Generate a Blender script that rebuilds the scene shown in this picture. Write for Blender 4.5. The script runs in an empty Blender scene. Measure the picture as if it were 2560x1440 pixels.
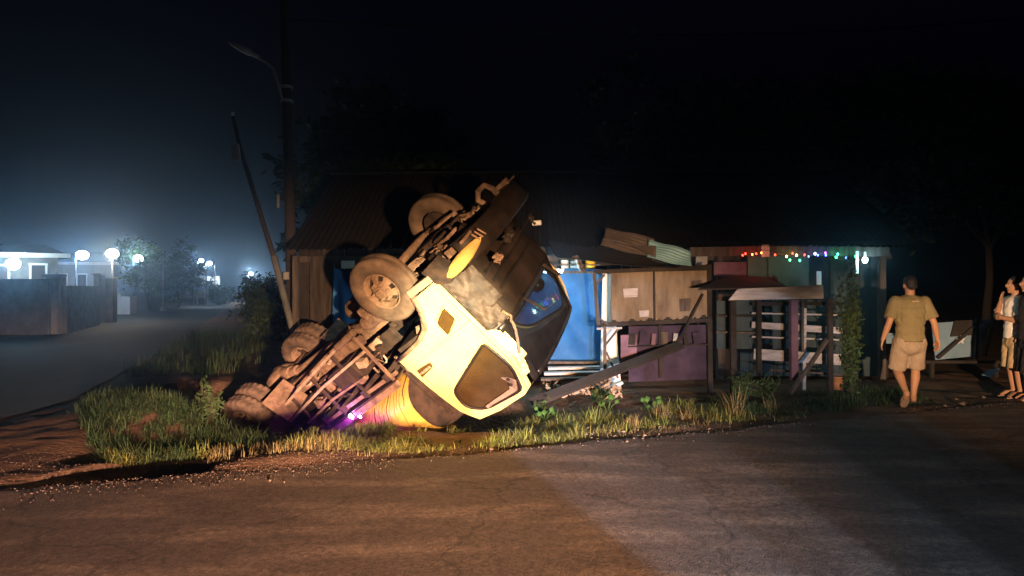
import bpy, math, random
import numpy as np
from mathutils import Vector, Matrix
random.seed(7); RNG = np.random.default_rng(7)
R = math.radians
scene = bpy.context.scene
col = scene.collection

# ---------------------------------------------------------------- camera, sky, lamps of the vehicle behind the camera
CAM_H = 1.52
cd = bpy.data.cameras.new('camera'); cd.lens = 26.0; cd.sensor_width = 36.0; cd.clip_end = 2000; cd.clip_start = 0.05
cam = bpy.data.objects.new('camera', cd); col.objects.link(cam)
cam.location = (0, 0, CAM_H); cam.rotation_euler = (R(90), 0, 0); scene.camera = cam

w = bpy.data.worlds.new('World'); scene.world = w; w.use_nodes = True
nt = w.node_tree; bg = nt.nodes['Background']
sky = nt.nodes.new('ShaderNodeTexSky'); sky.sky_type = 'NISHITA'; sky.sun_disc = False
sky.sun_elevation = R(-3.7); sky.sun_rotation = R(180); sky.air_density = 1.0; sky.dust_density = 0.4; sky.ozone_density = 3.0
nt.links.new(sky.outputs[0], bg.inputs[0]); bg.inputs[1].default_value = 0.10

moon = bpy.data.lights.new('moon', 'SUN'); moon.energy = 0.006; moon.angle = R(10); moon.color = (.75, .85, 1)
mo = bpy.data.objects.new('moon', moon); col.objects.link(mo); mo.rotation_euler = (R(35), 0, R(30))

def spot(name, loc, target, power, size, blend, color, radius=.06, vert=1.0):
    l = bpy.data.lights.new(name, 'SPOT'); l.energy = power; l.spot_size = R(size); l.spot_blend = blend
    l.color = color; l.shadow_soft_size = radius
    o = bpy.data.objects.new(name, l); col.objects.link(o); o.location = loc
    o.rotation_euler = (Vector(target) - Vector(loc)).to_track_quat('-Z', 'Y').to_euler(); o.scale = (1, vert, 1); return o
def point(name, loc, power, color, radius=.1):
    l = bpy.data.lights.new(name, 'POINT'); l.energy = power; l.color = color; l.shadow_soft_size = radius
    o = bpy.data.objects.new(name, l); col.objects.link(o); o.location = loc; return o
# headlamps of the vehicle that stands on the road behind the photographer
WARM = (1.0, .55, .27)
spot('headlamp_high_beam', (1.5, -2.2, 1.0), (-.66, 8.0, 1.12), 50000, 9.5, 1.0, (1.0, .80, .47), .06)
spot('headlamp_low_beam', (1.5, -2.2, 1.0), (-.25, 9.0, .78), 15500, 45, 1.0, WARM, .07, .52)
spot('headlamp_outer_beam', (1.5, -2.2, 1.0), (6.9, 10.3, .75), 13500, 29, 1.0, (1.0, .62, .36), .06, .42)
spot('road_flood_fill', (1.1, -2.0, .62), (-2.2, 6.8, .10), 22000, 64, 1.0, (1.0, .54, .35), .08, .14)  # added warm flood to brighten the road, not a known lamp
for _half in (4.0, 6.5, 9.5, 13.5):                       # cool lamp cluster: all lobes share the same left cut-off
    _c = math.radians(-14.0 + _half)
    spot('headlamp_cool_lobe', (2.3, -2.6, .85), (2.3 + 8.7 * math.tan(_c), 6.1, .85 - 8.7 / math.cos(_c) * math.tan(math.radians(3.5))), 4600 if _half < 9 else 1800, 2 * _half, .1 if _half > 5 else .16, (.50, .70, 1.0), .05, 7.2 / _half)

vs = scene.view_settings
vs.view_transform = 'Standard'; vs.look = 'None'; vs.gamma = 1.0; vs.exposure = 0.0; vs.use_curve_mapping = False
cy = scene.cycles
cy.use_denoising = True
cy.max_bounces = 6; cy.diffuse_bounces = 3; cy.glossy_bounces = 3; cy.transmission_bounces = 4
cy.transparent_max_bounces = 12; cy.volume_bounces = 0; cy.sample_clamp_indirect = 4.0
cy.caustics_reflective = False; cy.caustics_refractive = False

# ---------------------------------------------------------------- helpers
F_PX = 1850.0
def at(px, py, Y):
    return Vector(((px - 1280) / F_PX * Y, Y, CAM_H - (py - 720) / F_PX * Y))
def tag(o, label=None, cat=None, group=None, kind=None):
    if label: o['label'] = label
    if cat: o['category'] = cat
    if group: o['group'] = group
    if kind: o['kind'] = kind
    return o
def empty(name, loc=(0, 0, 0), rz=0, label=None, cat=None, group=None):
    o = bpy.data.objects.new(name, None); col.objects.link(o); o.location = loc; o.rotation_euler = (0, 0, rz)
    o.empty_display_size = .1
    return tag(o, label, cat, group)
def copy_tree(o, parent=None):
    c = o.copy(); col.objects.link(c); c.parent = parent
    if parent is not None: c.matrix_parent_inverse = o.matrix_parent_inverse
    for ch in list(o.children): copy_tree(ch, c)
    return c

class MB:
    def __init__(s): s.v = []; s.f = []; s.sm = []
    def add(s, vs, fs, smooth=False):
        b = len(s.v); s.v += [tuple(p) for p in vs]; s.f += [tuple(b + i for i in f) for f in fs]; s.sm += [smooth] * len(fs); return s
    def box(s, c, size, rot=None, bev=0.0):
        hx, hy, hz = size[0] / 2, size[1] / 2, size[2] / 2
        if bev <= 0:
            p = [Vector((x * hx, y * hy, z * hz)) for x in (-1, 1) for y in (-1, 1) for z in (-1, 1)]
            f = [(0, 1, 3, 2), (4, 6, 7, 5), (0, 4, 5, 1), (2, 3, 7, 6), (0, 2, 6, 4), (1, 5, 7, 3)]
        else:
            b = min(bev, hx * .9, hy * .9, hz * .9)
            import bmesh
            bm = bmesh.new(); bmesh.ops.create_cube(bm, size=1)
            for v_ in bm.verts: v_.co = Vector((v_.co.x * 2 * hx, v_.co.y * 2 * hy, v_.co.z * 2 * hz))
            bmesh.ops.bevel(bm, geom=bm.edges[:], offset=b, segments=2, affect='EDGES', profile=.6)
            bm.verts.ensure_lookup_table()
            p = [v_.co.copy() for v_ in bm.verts]; f = [[v_.index for v_ in fc.verts] for fc in bm.faces]; bm.free()
        if rot is not None: p = [rot @ q for q in p]
        return s.add([q + Vector(c) for q in p], f)
    def beam(s, a, b, wdt, hgt, up=(0, 0, 1), bev=0.0):
        a = Vector(a); b = Vector(b); d = b - a; L = d.length; d.normalize()
        up = Vector(up); x = d.cross(up)
        if x.length < 1e-4: x = d.cross(Vector((1, 0, 0)))
        x.normalize(); z = x.cross(d)
        rot = Matrix((x, d, z)).transposed()
        return s.box((a + b) / 2, (wdt, L, hgt), rot, bev)
    def cyl(s, a, b, r0, r1=None, n=14, caps=True, smooth=True):
        r1 = r0 if r1 is None else r1
        a = Vector(a); b = Vector(b); d = (b - a).normalized()
        x = d.orthogonal().normalized(); y = d.cross(x)
        vs = []
        for c, r in ((a, r0), (b, r1)):
            for i in range(n):
                t = 2 * math.pi * i / n; vs.append(c + (x * math.cos(t) + y * math.sin(t)) * r)
        s.add(vs, [(i, (i + 1) % n, n + (i + 1) % n, n + i) for i in range(n)], smooth)
        if caps: s.add(vs, [tuple(range(n))[::-1], tuple(range(n, 2 * n))])
        return s
    def tube(s, pts, r, n=8, r_end=None):
        pts = [Vector(p) for p in pts]; m = len(pts); vs = []
        x = None
        for k, p in enumerate(pts):
            d = (pts[min(k + 1, m - 1)] - pts[max(k - 1, 0)]).normalized()
            if x is None: x = d.orthogonal().normalized()
            x = (x - d * x.dot(d)).normalized(); y = d.cross(x)
            rr = r if r_end is None else r + (r_end - r) * k / (m - 1)
            for i in range(n):
                t = 2 * math.pi * i / n; vs.append(p + (x * math.cos(t) + y * math.sin(t)) * rr)
        fs = [(k * n + i, k * n + (i + 1) % n, (k + 1) * n + (i + 1) % n, (k + 1) * n + i) for k in range(m - 1) for i in range(n)]
        s.add(vs, fs, True); s.add(vs[:n], [tuple(range(n))[::-1]]); s.add(vs[-n:], [tuple(range(n))]); return s
    def lathe(s, prof, axis_o=(0, 0, 0), n=32, smooth=True, fn=None, close=False):
        # profile of (x along the axle, radius); axis is local X
        vs = []
        for k in range(n):
            t = 2 * math.pi * k / n
            for j, (x, r) in enumerate(prof):
                if fn: x, r = fn(k, j, x, r)
                vs.append((axis_o[0] + x, axis_o[1] + r * math.cos(t), axis_o[2] + r * math.sin(t)))
        m = len(prof); fs = []
        for k in range(n):
            for j in range(m - 1 + (1 if close else 0)):
                j2 = (j + 1) % m
                fs.append((k * m + j, k * m + j2, ((k + 1) % n) * m + j2, ((k + 1) % n) * m + j))
        return s.add(vs, fs, smooth)
    def prism(s, poly, origin, ux, uy, thick):
        # polygon in the plane (ux, uy) at origin, extruded along ux x uy
        o = Vector(origin); ux = Vector(ux); uy = Vector(uy); nz = ux.cross(uy).normalized() * thick
        a = [o + ux * p[0] + uy * p[1] for p in poly]; n = len(a)
        vs = a + [p + nz for p in a]
        return s.add(vs, [tuple(range(n))[::-1], tuple(range(n, 2 * n))] + [(i, (i + 1) % n, n + (i + 1) % n, n + i) for i in range(n)])
    def grid(s, fn, nu, nv, smooth=True):
        vs = [fn(i / nu, j / nv) for j in range(nv + 1) for i in range(nu + 1)]
        return s.add(vs, [(j * (nu + 1) + i, j * (nu + 1) + i + 1, (j + 1) * (nu + 1) + i + 1, (j + 1) * (nu + 1) + i) for j in range(nv) for i in range(nu)], smooth)
    def build(s, name, mat, parent=None, solid=0):
        me = bpy.data.meshes.new(name); me.from_pydata(s.v, [], s.f)
        me.polygons.foreach_set('use_smooth', s.sm); me.materials.append(mat); me.update()
        o = bpy.data.objects.new(name, me); col.objects.link(o)
        if parent is not None: o.parent = parent
        if solid:
            m = o.modifiers.new('thickness', 'SOLIDIFY'); m.thickness = solid; m.offset = 0
        return o

# ---------------------------------------------------------------- materials
def principled(name):
    m = bpy.data.materials.new(name); m.use_nodes = True
    return m, m.node_tree, m.node_tree.nodes['Principled BSDF']
def mat(name, c1, c2=None, scale=6.0, rough=.75, metal=0.0, bump=.15, bscale=None, detail=6, lo=.35, hi=.65, stretch=None, spec=.4, coat=0.0, island=0.0, emit=None, rvar=.15):
    m, nt, b = principled(name)
    tc = nt.nodes.new('ShaderNodeTexCoord'); src = tc.outputs['Object']
    if stretch:
        mp = nt.nodes.new('ShaderNodeMapping'); mp.inputs['Scale'].default_value = stretch
        nt.links.new(src, mp.inputs['Vector']); src = mp.outputs[0]
    n = nt.nodes.new('ShaderNodeTexNoise'); n.inputs['Scale'].default_value = scale; n.inputs['Detail'].default_value = detail
    n.inputs['Roughness'].default_value = .62
    nt.links.new(src, n.inputs['Vector'])
    r = nt.nodes.new('ShaderNodeValToRGB'); nt.links.new(n.outputs['Fac'], r.inputs[0])
    c2 = c2 or tuple(x * .6 for x in c1)
    r.color_ramp.elements[0].position = lo; r.color_ramp.elements[0].color = (*c1, 1)
    r.color_ramp.elements[1].position = hi; r.color_ramp.elements[1].color = (*c2, 1)
    out = r.outputs[0]
    if island:
        g = nt.nodes.new('ShaderNodeNewGeometry'); hs = nt.nodes.new('ShaderNodeHueSaturation')
        mr = nt.nodes.new('ShaderNodeMapRange'); mr.inputs['To Min'].default_value = 1 - island; mr.inputs['To Max'].default_value = 1 + island
        nt.links.new(g.outputs['Random Per Island'], mr.inputs[0]); nt.links.new(mr.outputs[0], hs.inputs['Value'])
        mr2 = nt.nodes.new('ShaderNodeMapRange'); mr2.inputs['To Min'].default_value = .5 - island * .09; mr2.inputs['To Max'].default_value = .5 + island * .04
        nt.links.new(g.outputs['Random Per Island'], mr2.inputs[0]); nt.links.new(mr2.outputs[0], hs.inputs['Hue'])
        nt.links.new(out, hs.inputs['Color']); out = hs.outputs[0]
    nt.links.new(out, b.inputs['Base Color'])
    b.inputs['Metallic'].default_value = metal; b.inputs['Specular IOR Level'].default_value = spec
    b.inputs['Coat Weight'].default_value = coat; b.inputs['Coat Roughness'].default_value = .12
    rr = nt.nodes.new('ShaderNodeMapRange'); rr.inputs['To Min'].default_value = max(0, rough - rvar); rr.inputs['To Max'].default_value = min(1, rough + rvar)
    nt.links.new(n.outputs['Fac'], rr.inputs[0]); nt.links.new(rr.outputs[0], b.inputs['Roughness'])
    if bump:
        n2 = nt.nodes.new('ShaderNodeTexNoise'); n2.inputs['Scale'].default_value = bscale or scale * 6; n2.inputs['Detail'].default_value = 4
        nt.links.new(src, n2.inputs['Vector'])
        bp = nt.nodes.new('ShaderNodeBump'); bp.inputs['Strength'].default_value = bump; bp.inputs['Distance'].default_value = .02
        nt.links.new(n2.outputs['Fac'], bp.inputs['Height']); nt.links.new(bp.outputs[0], b.inputs['Normal'])
    return m
def emission(name, color, strength):
    m, nt, b = principled(name)
    b.inputs['Base Color'].default_value = (*[min(.8, c) for c in color], 1)
    b.inputs['Emission Color'].default_value = (*color, 1); b.inputs['Emission Strength'].default_value = strength
    return m
def glass(name, tint, opac, rough=.08, gloss=.12, dust=(.2, .15, .1)):
    m, nt, b = principled(name); out = nt.nodes['Material Output']
    tr = nt.nodes.new('ShaderNodeBsdfTransparent'); tr.inputs[0].default_value = (*tint, 1)
    mx = nt.nodes.new('ShaderNodeMixShader')
    tc = nt.nodes.new('ShaderNodeTexCoord'); n = nt.nodes.new('ShaderNodeTexNoise'); n.inputs['Scale'].default_value = 5; n.inputs['Detail'].default_value = 6
    nt.links.new(tc.outputs['Object'], n.inputs['Vector'])
    mr = nt.nodes.new('ShaderNodeMapRange'); mr.inputs['From Min'].default_value = .3; mr.inputs['From Max'].default_value = .75
    mr.inputs['To Min'].default_value = opac * .75; mr.inputs['To Max'].default_value = min(1, opac * 1.3)
    nt.links.new(n.outputs['Fac'], mr.inputs[0]); nt.links.new(mr.outputs[0], mx.inputs[0])
    b.inputs['Base Color'].default_value = (*dust, 1); b.inputs['Roughness'].default_value = rough; b.inputs['Specular IOR Level'].default_value = .6
    nt.links.new(tr.outputs[0], mx.inputs[1]); nt.links.new(b.outputs[0], mx.inputs[2]); nt.links.new(mx.outputs[0], out.inputs[0])
    return m

M = {}
M['paint'] = mat('yellow_paint', (.82, .63, .24), (.76, .56, .19), 3, .38, 0, .04, 60, coat=.3, rvar=.08)
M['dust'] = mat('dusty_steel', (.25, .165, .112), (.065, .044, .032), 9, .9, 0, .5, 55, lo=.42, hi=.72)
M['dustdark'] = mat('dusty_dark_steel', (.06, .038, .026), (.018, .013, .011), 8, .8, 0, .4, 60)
M['tyre'] = mat('dusty_tyre', (.17, .118, .082), (.075, .054, .04), 7, .95, 0, .3, 70)
M['tyredark'] = mat('dusty_worn_tyre', (.17, .12, .09), (.06, .044, .036), 7, .95, 0, .35, 70)
M['rim'] = mat('mud_caked_rim', (.31, .215, .145), (.19, .125, .082), 14, .92, 0, .6, 60)
M['black'] = mat('black_plastic', (.012, .009, .007), (.024, .016, .012), 6, .55, 0, .1, 40)
M['blackgloss'] = mat('black_trim', (.012, .010, .009), (.02, .016, .013), 6, .3, 0, .05, 40)
M['metal'] = mat('crumpled_bare_metal', (.042, .028, .018), (.014, .010, .007), 5, .65, 0, .3, 25)
M['amber'] = mat('dark_amber_lens', (.075, .042, .012), (.05, .03, .010), 20, .35, 0, .1)
M['seat'] = mat('seat_cloth', (.10, .09, .09), None, 8, .9)
M['tank'] = mat('yellow_tank_paint', (.80, .54, .12), (.72, .47, .10), 4, .5, 0, .05, 40)
M['bumpyel'] = mat('dusty_yellow_paint', (.55, .39, .10), (.40, .27, .08), 6, .6, 0, .1, 40)
M['drip'] = mat('black_drips', (.02, .014, .01), None, 8, .5)
M['greyplastic'] = mat('grey_step', (.33, .27, .21), (.22, .17, .13), 8, .75)
M['wood'] = mat('weathered_wood', (.12, .095, .08), (.05, .04, .034), 3, .9, 0, .4, 30, stretch=(6, 6, .6))
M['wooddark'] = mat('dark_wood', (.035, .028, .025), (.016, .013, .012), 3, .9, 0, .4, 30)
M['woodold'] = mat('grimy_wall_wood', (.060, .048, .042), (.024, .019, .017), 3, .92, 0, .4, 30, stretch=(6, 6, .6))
M['woodwhite'] = mat('whitewashed_wood', (.52, .50, .50), (.32, .30, .30), 4, .85, 0, .3, 30, stretch=(1, 4, 6))
M['ply'] = mat('stained_plywood', (.23, .185, .13), (.065, .045, .034), 3.0, .9, 0, .5, 40, stretch=(1.6, 1, .45), lo=.42, hi=.78, detail=9)
M['tarp'] = mat('blue_tarpaulin', (.028, .14, .36), (.018, .09, .26), 3, .65, 0, .1, 20, spec=.2)
M['white'] = mat('white_board', (.72, .74, .74), (.58, .60, .60), 3, .8, 0, .2, 20)
M['green'] = mat('green_wall_paint', (.10, .16, .12), (.065, .11, .085), 3, .85)
M['teal'] = mat('teal_wall_paint', (.05, .075, .085), (.03, .05, .06), 3, .85)
M['purple'] = mat('counter_purple_light', (.045, .028, .06), (.02, .013, .028), 4, .85)  # purple light and dimness of the stall counter put into the colour
M['pinkwall'] = mat('pink_paint_purple_light', (.20, .11, .15), (.12, .07, .095), 4, .85)
M['zinc'] = mat('rusty_zinc_sheet', (.19, .165, .15), (.10, .08, .07), 2.5, .55, .3, .1, 30)
M['zincdark'] = mat('old_zinc_roof', (.008, .0066, .006), (.004, .0033, .003), 2.5, .85, 0, .15, 30)
M['zinccyan'] = mat('zinc_cyan_light', (.20, .42, .52), (.14, .30, .38), 2.5, .5, .15, .1, 30)  # cyan lamp light put into the sheet's own colour
M['concrete'] = mat('old_concrete', (.16, .16, .16), (.09, .09, .09), 3, .9, 0, .3, 30)
M['plaster'] = mat('pale_plaster', (.36, .36, .36), (.25, .26, .26), 2, .9, 0, .1, 20)
M['grass'] = mat('grass_blades', (.10, .15, .035), (.17, .17, .045), 2.5, .75, 0, 0, island=.5, spec=.25)
M['drygrass'] = mat('dry_grass_blades', (.20, .165, .075), (.12, .11, .04), 3, .8, 0, 0, island=.45, spec=.2)
M['darkgrass'] = mat('shade_toned_grass', (.028, .062, .024), (.045, .075, .028), 2.5, .75, 0, 0, island=.5, spec=.25)  # shaded copy of the grass: unlit look put into the colour
M['leaf'] = mat('broad_leaf', (.035, .10, .025), (.055, .13, .035), 6, .5, 0, 0, island=.35)
M['treeleaf'] = mat('tree_leaf', (.03, .055, .022), (.045, .075, .03), 3, .85, 0, 0, island=.5, spec=.1)
M['bark'] = mat('bark', (.055, .042, .032), None, 8, .95, 0, .6, 30)
M['stone'] = mat('pebbles', (.16, .12, .09), (.08, .06, .046), 8, .9, 0, .2, island=.5)
M['skin'] = mat('skin', (.40, .215, .125), (.36, .185, .105), 6, .55, 0, .02, 50, spec=.35)
M['hair'] = mat('dark_hair', (.012, .010, .010), (.02, .017, .016), 30, .6, 0, .4, 120)
M['olive'] = mat('olive_shirt_cloth', (.215, .175, .085), (.18, .145, .07), 5, .9, 0, .15, 30)
M['khaki'] = mat('khaki_shorts_cloth', (.32, .245, .175), (.26, .195, .135), 5, .9, 0, .15, 30)
M['whitecloth'] = mat('white_shirt_cloth', (.72, .68, .62), (.40, .37, .34), 3.2, .9, 0, .15, 30, lo=.55, hi=.68)
M['tan'] = mat('tan_shorts_cloth', (.50, .36, .20), (.44, .31, .17), 5, .9, 0, .15, 30)
M['darkcloth'] = mat('dark_cloth', (.012, .011, .013), (.02, .018, .02), 5, .95, 0, .15, 30)
M['sandal'] = mat('sandal_rubber', (.30, .21, .15), None, 8, .8)
M['terracotta'] = mat('terracotta', (.42, .19, .08), (.33, .14, .06), 8, .85)
M['paleblue'] = mat('pale_blue_sheet', (.22, .33, .42), (.15, .24, .32), 3, .6)
M['yellowplastic'] = mat('yellow_plastic', (.75, .52, .04), (.68, .46, .03), 5, .45)
M['grey'] = mat('grey_paint', (.36, .36, .37), (.27, .27, .28), 8, .6)

# asphalt and dirt get purpose-made node trees
def asphalt(name, base, dusty, patch_scale, stretch):
    m, nt, b = principled(name); N = nt.nodes.new; L = nt.links.new
    tc = N('ShaderNodeTexCoord')
    agg = N('ShaderNodeTexVoronoi'); agg.inputs['Scale'].default_value = 95; L(tc.outputs['Object'], agg.inputs['Vector'])
    fine = N('ShaderNodeTexNoise'); fine.inputs['Scale'].default_value = 120; fine.inputs['Detail'].default_value = 3; L(tc.outputs['Object'], fine.inputs['Vector'])
    mp = N('ShaderNodeMapping'); mp.inputs['Scale'].default_value = stretch; mp.inputs['Rotation'].default_value = (0, 0, R(-21)); L(tc.outputs['Object'], mp.inputs['Vector'])
    pn = N('ShaderNodeTexNoise'); pn.inputs['Scale'].default_value = patch_scale; pn.inputs['Detail'].default_value = 7; pn.inputs['Roughness'].default_value = .6; L(mp.outputs[0], pn.inputs['Vector'])
    ramp = N('ShaderNodeValToRGB'); L(pn.outputs['Fac'], ramp.inputs[0])
    ramp.color_ramp.elements[0].position = .48; ramp.color_ramp.elements[0].color = (*base, 1)
    ramp.color_ramp.elements[1].position = .78; ramp.color_ramp.elements[1].color = (*dusty, 1)
    mul = N('ShaderNodeMix'); mul.data_type = 'RGBA'; mul.blend_type = 'MULTIPLY'; mul.inputs['Factor'].default_value = .75
    r2 = N('ShaderNodeValToRGB'); r2.color_ramp.elements[0].color = (.45, .44, .43, 1); r2.color_ramp.elements[1].color = (1.25, 1.2, 1.15, 1)
    r2.color_ramp.elements[0].position = .3; r2.color_ramp.elements[1].position = .7
    L(fine.outputs['Fac'], r2.inputs[0]); L(ramp.outputs[0], mul.inputs[6]); L(r2.outputs[0], mul.inputs[7])
    grit = N('ShaderNodeTexVoronoi'); grit.inputs['Scale'].default_value = 38; L(tc.outputs['Object'], grit.inputs['Vector'])
    gr = N('ShaderNodeValToRGB'); L(grit.outputs['Color'], gr.inputs[0]); gr.color_ramp.elements[0].position = .15; gr.color_ramp.elements[0].color = (.62, .60, .58, 1); gr.color_ramp.elements[1].position = .9; gr.color_ramp.elements[1].color = (1.45, 1.4, 1.35, 1)
    m2 = N('ShaderNodeMix'); m2.data_type = 'RGBA'; m2.blend_type = 'MULTIPLY'; m2.inputs['Factor'].default_value = .8; L(mul.outputs[2], m2.inputs[6]); L(gr.outputs[0], m2.inputs[7])
    wn = N('ShaderNodeTexNoise'); wn.inputs['Scale'].default_value = 1.6; wn.inputs['Detail'].default_value = 4; L(tc.outputs['Object'], wn.inputs['Vector'])
    wm = N('ShaderNodeMix'); wm.data_type = 'VECTOR'; wm.inputs['Factor'].default_value = .45; L(tc.outputs['Object'], wm.inputs[4]); L(wn.outputs['Color'], wm.inputs[5])
    ck = N('ShaderNodeTexVoronoi'); ck.feature = 'DISTANCE_TO_EDGE'; ck.inputs['Scale'].default_value = .9; L(wm.outputs[1], ck.inputs['Vector'])
    cr = N('ShaderNodeMapRange'); cr.inputs['From Min'].default_value = .0; cr.inputs['From Max'].default_value = .012; cr.inputs['To Min'].default_value = .35; cr.inputs['To Max'].default_value = 1.0; L(ck.outputs['Distance'], cr.inputs[0])
    m3 = N('ShaderNodeMix'); m3.data_type = 'RGBA'; m3.blend_type = 'MULTIPLY'; m3.inputs['Factor'].default_value = .7; L(m2.outputs[2], m3.inputs[6]); L(cr.outputs[0], m3.inputs[7])
    L(m3.outputs[2], b.inputs['Base Color']); b.inputs['Roughness'].default_value = .78; b.inputs['Specular IOR Level'].default_value = .35
    add = N('ShaderNodeMath'); add.operation = 'ADD'; L(agg.outputs['Distance'], add.inputs[0]); L(fine.outputs['Fac'], add.inputs[1])
    bp = N('ShaderNodeBump'); bp.inputs['Strength'].default_value = .8; bp.inputs['Distance'].default_value = .009; L(add.outputs[0], bp.inputs['Height']); L(bp.outputs[0], b.inputs['Normal'])
    return m
M['asphalt'] = asphalt('asphalt', (.080, .062, .053), (.24, .185, .15), 1.5, (.5, 1.5, 1))
M['asphalt2'] = asphalt('grey_asphalt', (.036, .036, .037), (.075, .075, .076), .5, (1.2, .4, 1))
M['dirt'] = mat('dirt', (.19, .115, .075), (.085, .055, .038), 1.7, .95, 0, .8, 22, detail=9, spec=.15)

# ---------------------------------------------------------------- ground
def smooth(a, b, x):
    t = np.clip((x - a) / (b - a), 0, 1); return t * t * (3 - 2 * t)
EDGE = np.array([(-400, -160), (-40, -8.6), (-12, 2.6), (-6.5, 4.7), (-3.9, 5.6), (.08, 7.0), (6.8, 9.9), (14, 13.2), (60, 36), (400, 206)], float)
def edgeY(X): return np.interp(X, EDGE[:, 0], EDGE[:, 1])
SR_R = np.array([(4.4, -6.6), (7.4, -6.3), (9.5, -6.1), (11.7, -6.5), (20, -9.1), (62, -24), (150, -56), (400, -150)], float)   # right edge of side road: Y -> X
SR_L = np.array([(-8, -45), (6, -19), (12, -14.5), (20, -15), (25, -15.6), (45, -27), (62, -33), (150, -70), (400, -170)], float)
def side_right(Y): return np.interp(Y, SR_R[:, 0], SR_R[:, 1])
def wob(X, Y, s=1.0, seed=0):
    return (np.sin(X * 1.7 * s + 1.3 + seed) * np.cos(Y * 2.1 * s - .7 + seed) + .6 * np.sin(X * 4.3 * s + Y * 3.1 * s + seed * 2) + .35 * np.sin(X * 9.1 * s - Y * 7.7 * s + 2 * seed)) / 2
_lat = RNG.random((64, 64))
def vnoise(X, Y):
    xi = np.floor(X).astype(int); yi = np.floor(Y).astype(int); fx = X - xi; fy = Y - yi
    fx = fx * fx * (3 - 2 * fx); fy = fy * fy * (3 - 2 * fy)
    a = _lat[yi % 64, xi % 64]; b = _lat[yi % 64, (xi + 1) % 64]; c = _lat[(yi + 1) % 64, xi % 64]; d = _lat[(yi + 1) % 64, (xi + 1) % 64]
    return (a * (1 - fx) + b * fx) * (1 - fy) + (c * (1 - fx) + d * fx) * fy - .5
def fbm(X, Y):
    return vnoise(X * 1.1 + 3, Y * 1.1) + .6 * vnoise(X * 2.7, Y * 2.7 + 9) + .4 * vnoise(X * 6.1 + 5, Y * 6.1) + .22 * vnoise(X * 11.3, Y * 11.3 + 2)
def gz(X, Y):
    X = np.asarray(X, float); Y = np.asarray(Y, float)
    off = Y - edgeY(X)                                   # metres beyond the edge of the main road
    z = -.022 - .012 * smooth(0, .10, off)
    inside = smooth(-.5, .0, off)
    rough = .055 * fbm(X, Y)
    z = z + rough * smooth(.02, .7, off)
    # verge between the road and the ditch
    z -= (.12 - .07 * smooth(.2, 1.2, X)) * smooth(.25 + .4 * (1 - smooth(-1.8, -1.2, X)), 1.0 + .5 * (1 - smooth(-1.8, -1.2, X)), off) * smooth(-4.6, -3.4, X)
    # ditch that took the rear of the truck
    cx, cyy = -3.3, 10.6
    dd = np.sqrt(((X - cx) / 2.55) ** 2 + ((Y - cyy + .12 * (X - cx)) / 1.95) ** 2)
    z -= 1.75 * (1 - smooth(.35, 1.08, dd))
    dd2 = np.sqrt(((X + .75) / 1.3) ** 2 + ((Y - 9.75) / 1.15) ** 2)
    z -= .75 * (1 - smooth(.3, 1.05, dd2))
    # washed-out hollow at the road edge on the left
    dip = np.sqrt(((X + 3.2) / .66) ** 2 + ((off - .3) / .70) ** 2)
    dd3 = np.sqrt(((X + 2.55) / .85) ** 2 + ((Y - 8.75) / .85) ** 2)
    z -= .5 * (1 - smooth(.3, 1.05, dd3))
    z -= .26 * (1 - smooth(.55, 1.0, dip)) * smooth(.0, .06, off)
    z += .07 * np.exp(-((X + 1.95) / .6) ** 2 - ((off - .35) / .3) ** 2)
    # low bank with weeds left of the truck
    z += .32 * np.exp(-((X + 4.15) / .85) ** 2 - ((Y - 9.3) / 1.15) ** 2)
    # side road is level
    z = np.where(off < 3, z + (-.012 - z) * (1 - smooth(-4.5, -4.0, X)) * (1 - smooth(.9, 1.6, off)), z)
    sr = smooth(-.5, .1, side_right(Y) - X)
    z = z * (1 - sr) + (-.05 + .0 * Y) * sr
    z = z * inside + (-.05) * (1 - inside)
    return z
def axis(dense0, dense1, step, far):
    a = list(np.arange(dense0, dense1 + 1e-6, step)); s = step
    lo = dense0; hi = dense1
    while lo > -far: s *= 1.35; lo -= s; a.insert(0, lo)
    s = step
    while hi < far: s *= 1.35; hi += s; a.append(hi)
    return np.array(a)
xs = axis(-9, 10, .07, 430); ys = axis(3.6, 13.5, .07, 430)
XX, YY = np.meshgrid(xs, ys); ZZ = gz(XX, YY)
nx, ny = len(xs), len(ys)
me = bpy.data.meshes.new('ground')
vs_ = np.stack([XX, YY, ZZ], -1).reshape(-1, 3)
ii, jj = np.meshgrid(np.arange(nx - 1), np.arange(ny - 1)); b0 = (jj * nx + ii).ravel()
fq = np.stack([b0, b0 + 1, b0 + nx + 1, b0 + nx], -1)
me.vertices.add(len(vs_)); me.vertices.foreach_set('co', vs_.ravel())
me.loops.add(fq.size); me.loops.foreach_set('vertex_index', fq.ravel())
me.polygons.add(len(fq)); me.polygons.foreach_set('loop_start', np.arange(0, fq.size, 4)); me.polygons.foreach_set('loop_total', np.full(len(fq), 4))
me.polygons.foreach_set('use_smooth', np.ones(len(fq), bool)); me.update(calc_edges=True); me.materials.append(M['dirt'])
gnd = bpy.data.objects.new('ground', me); col.objects.link(gnd); tag(gnd, kind='structure')

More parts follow.
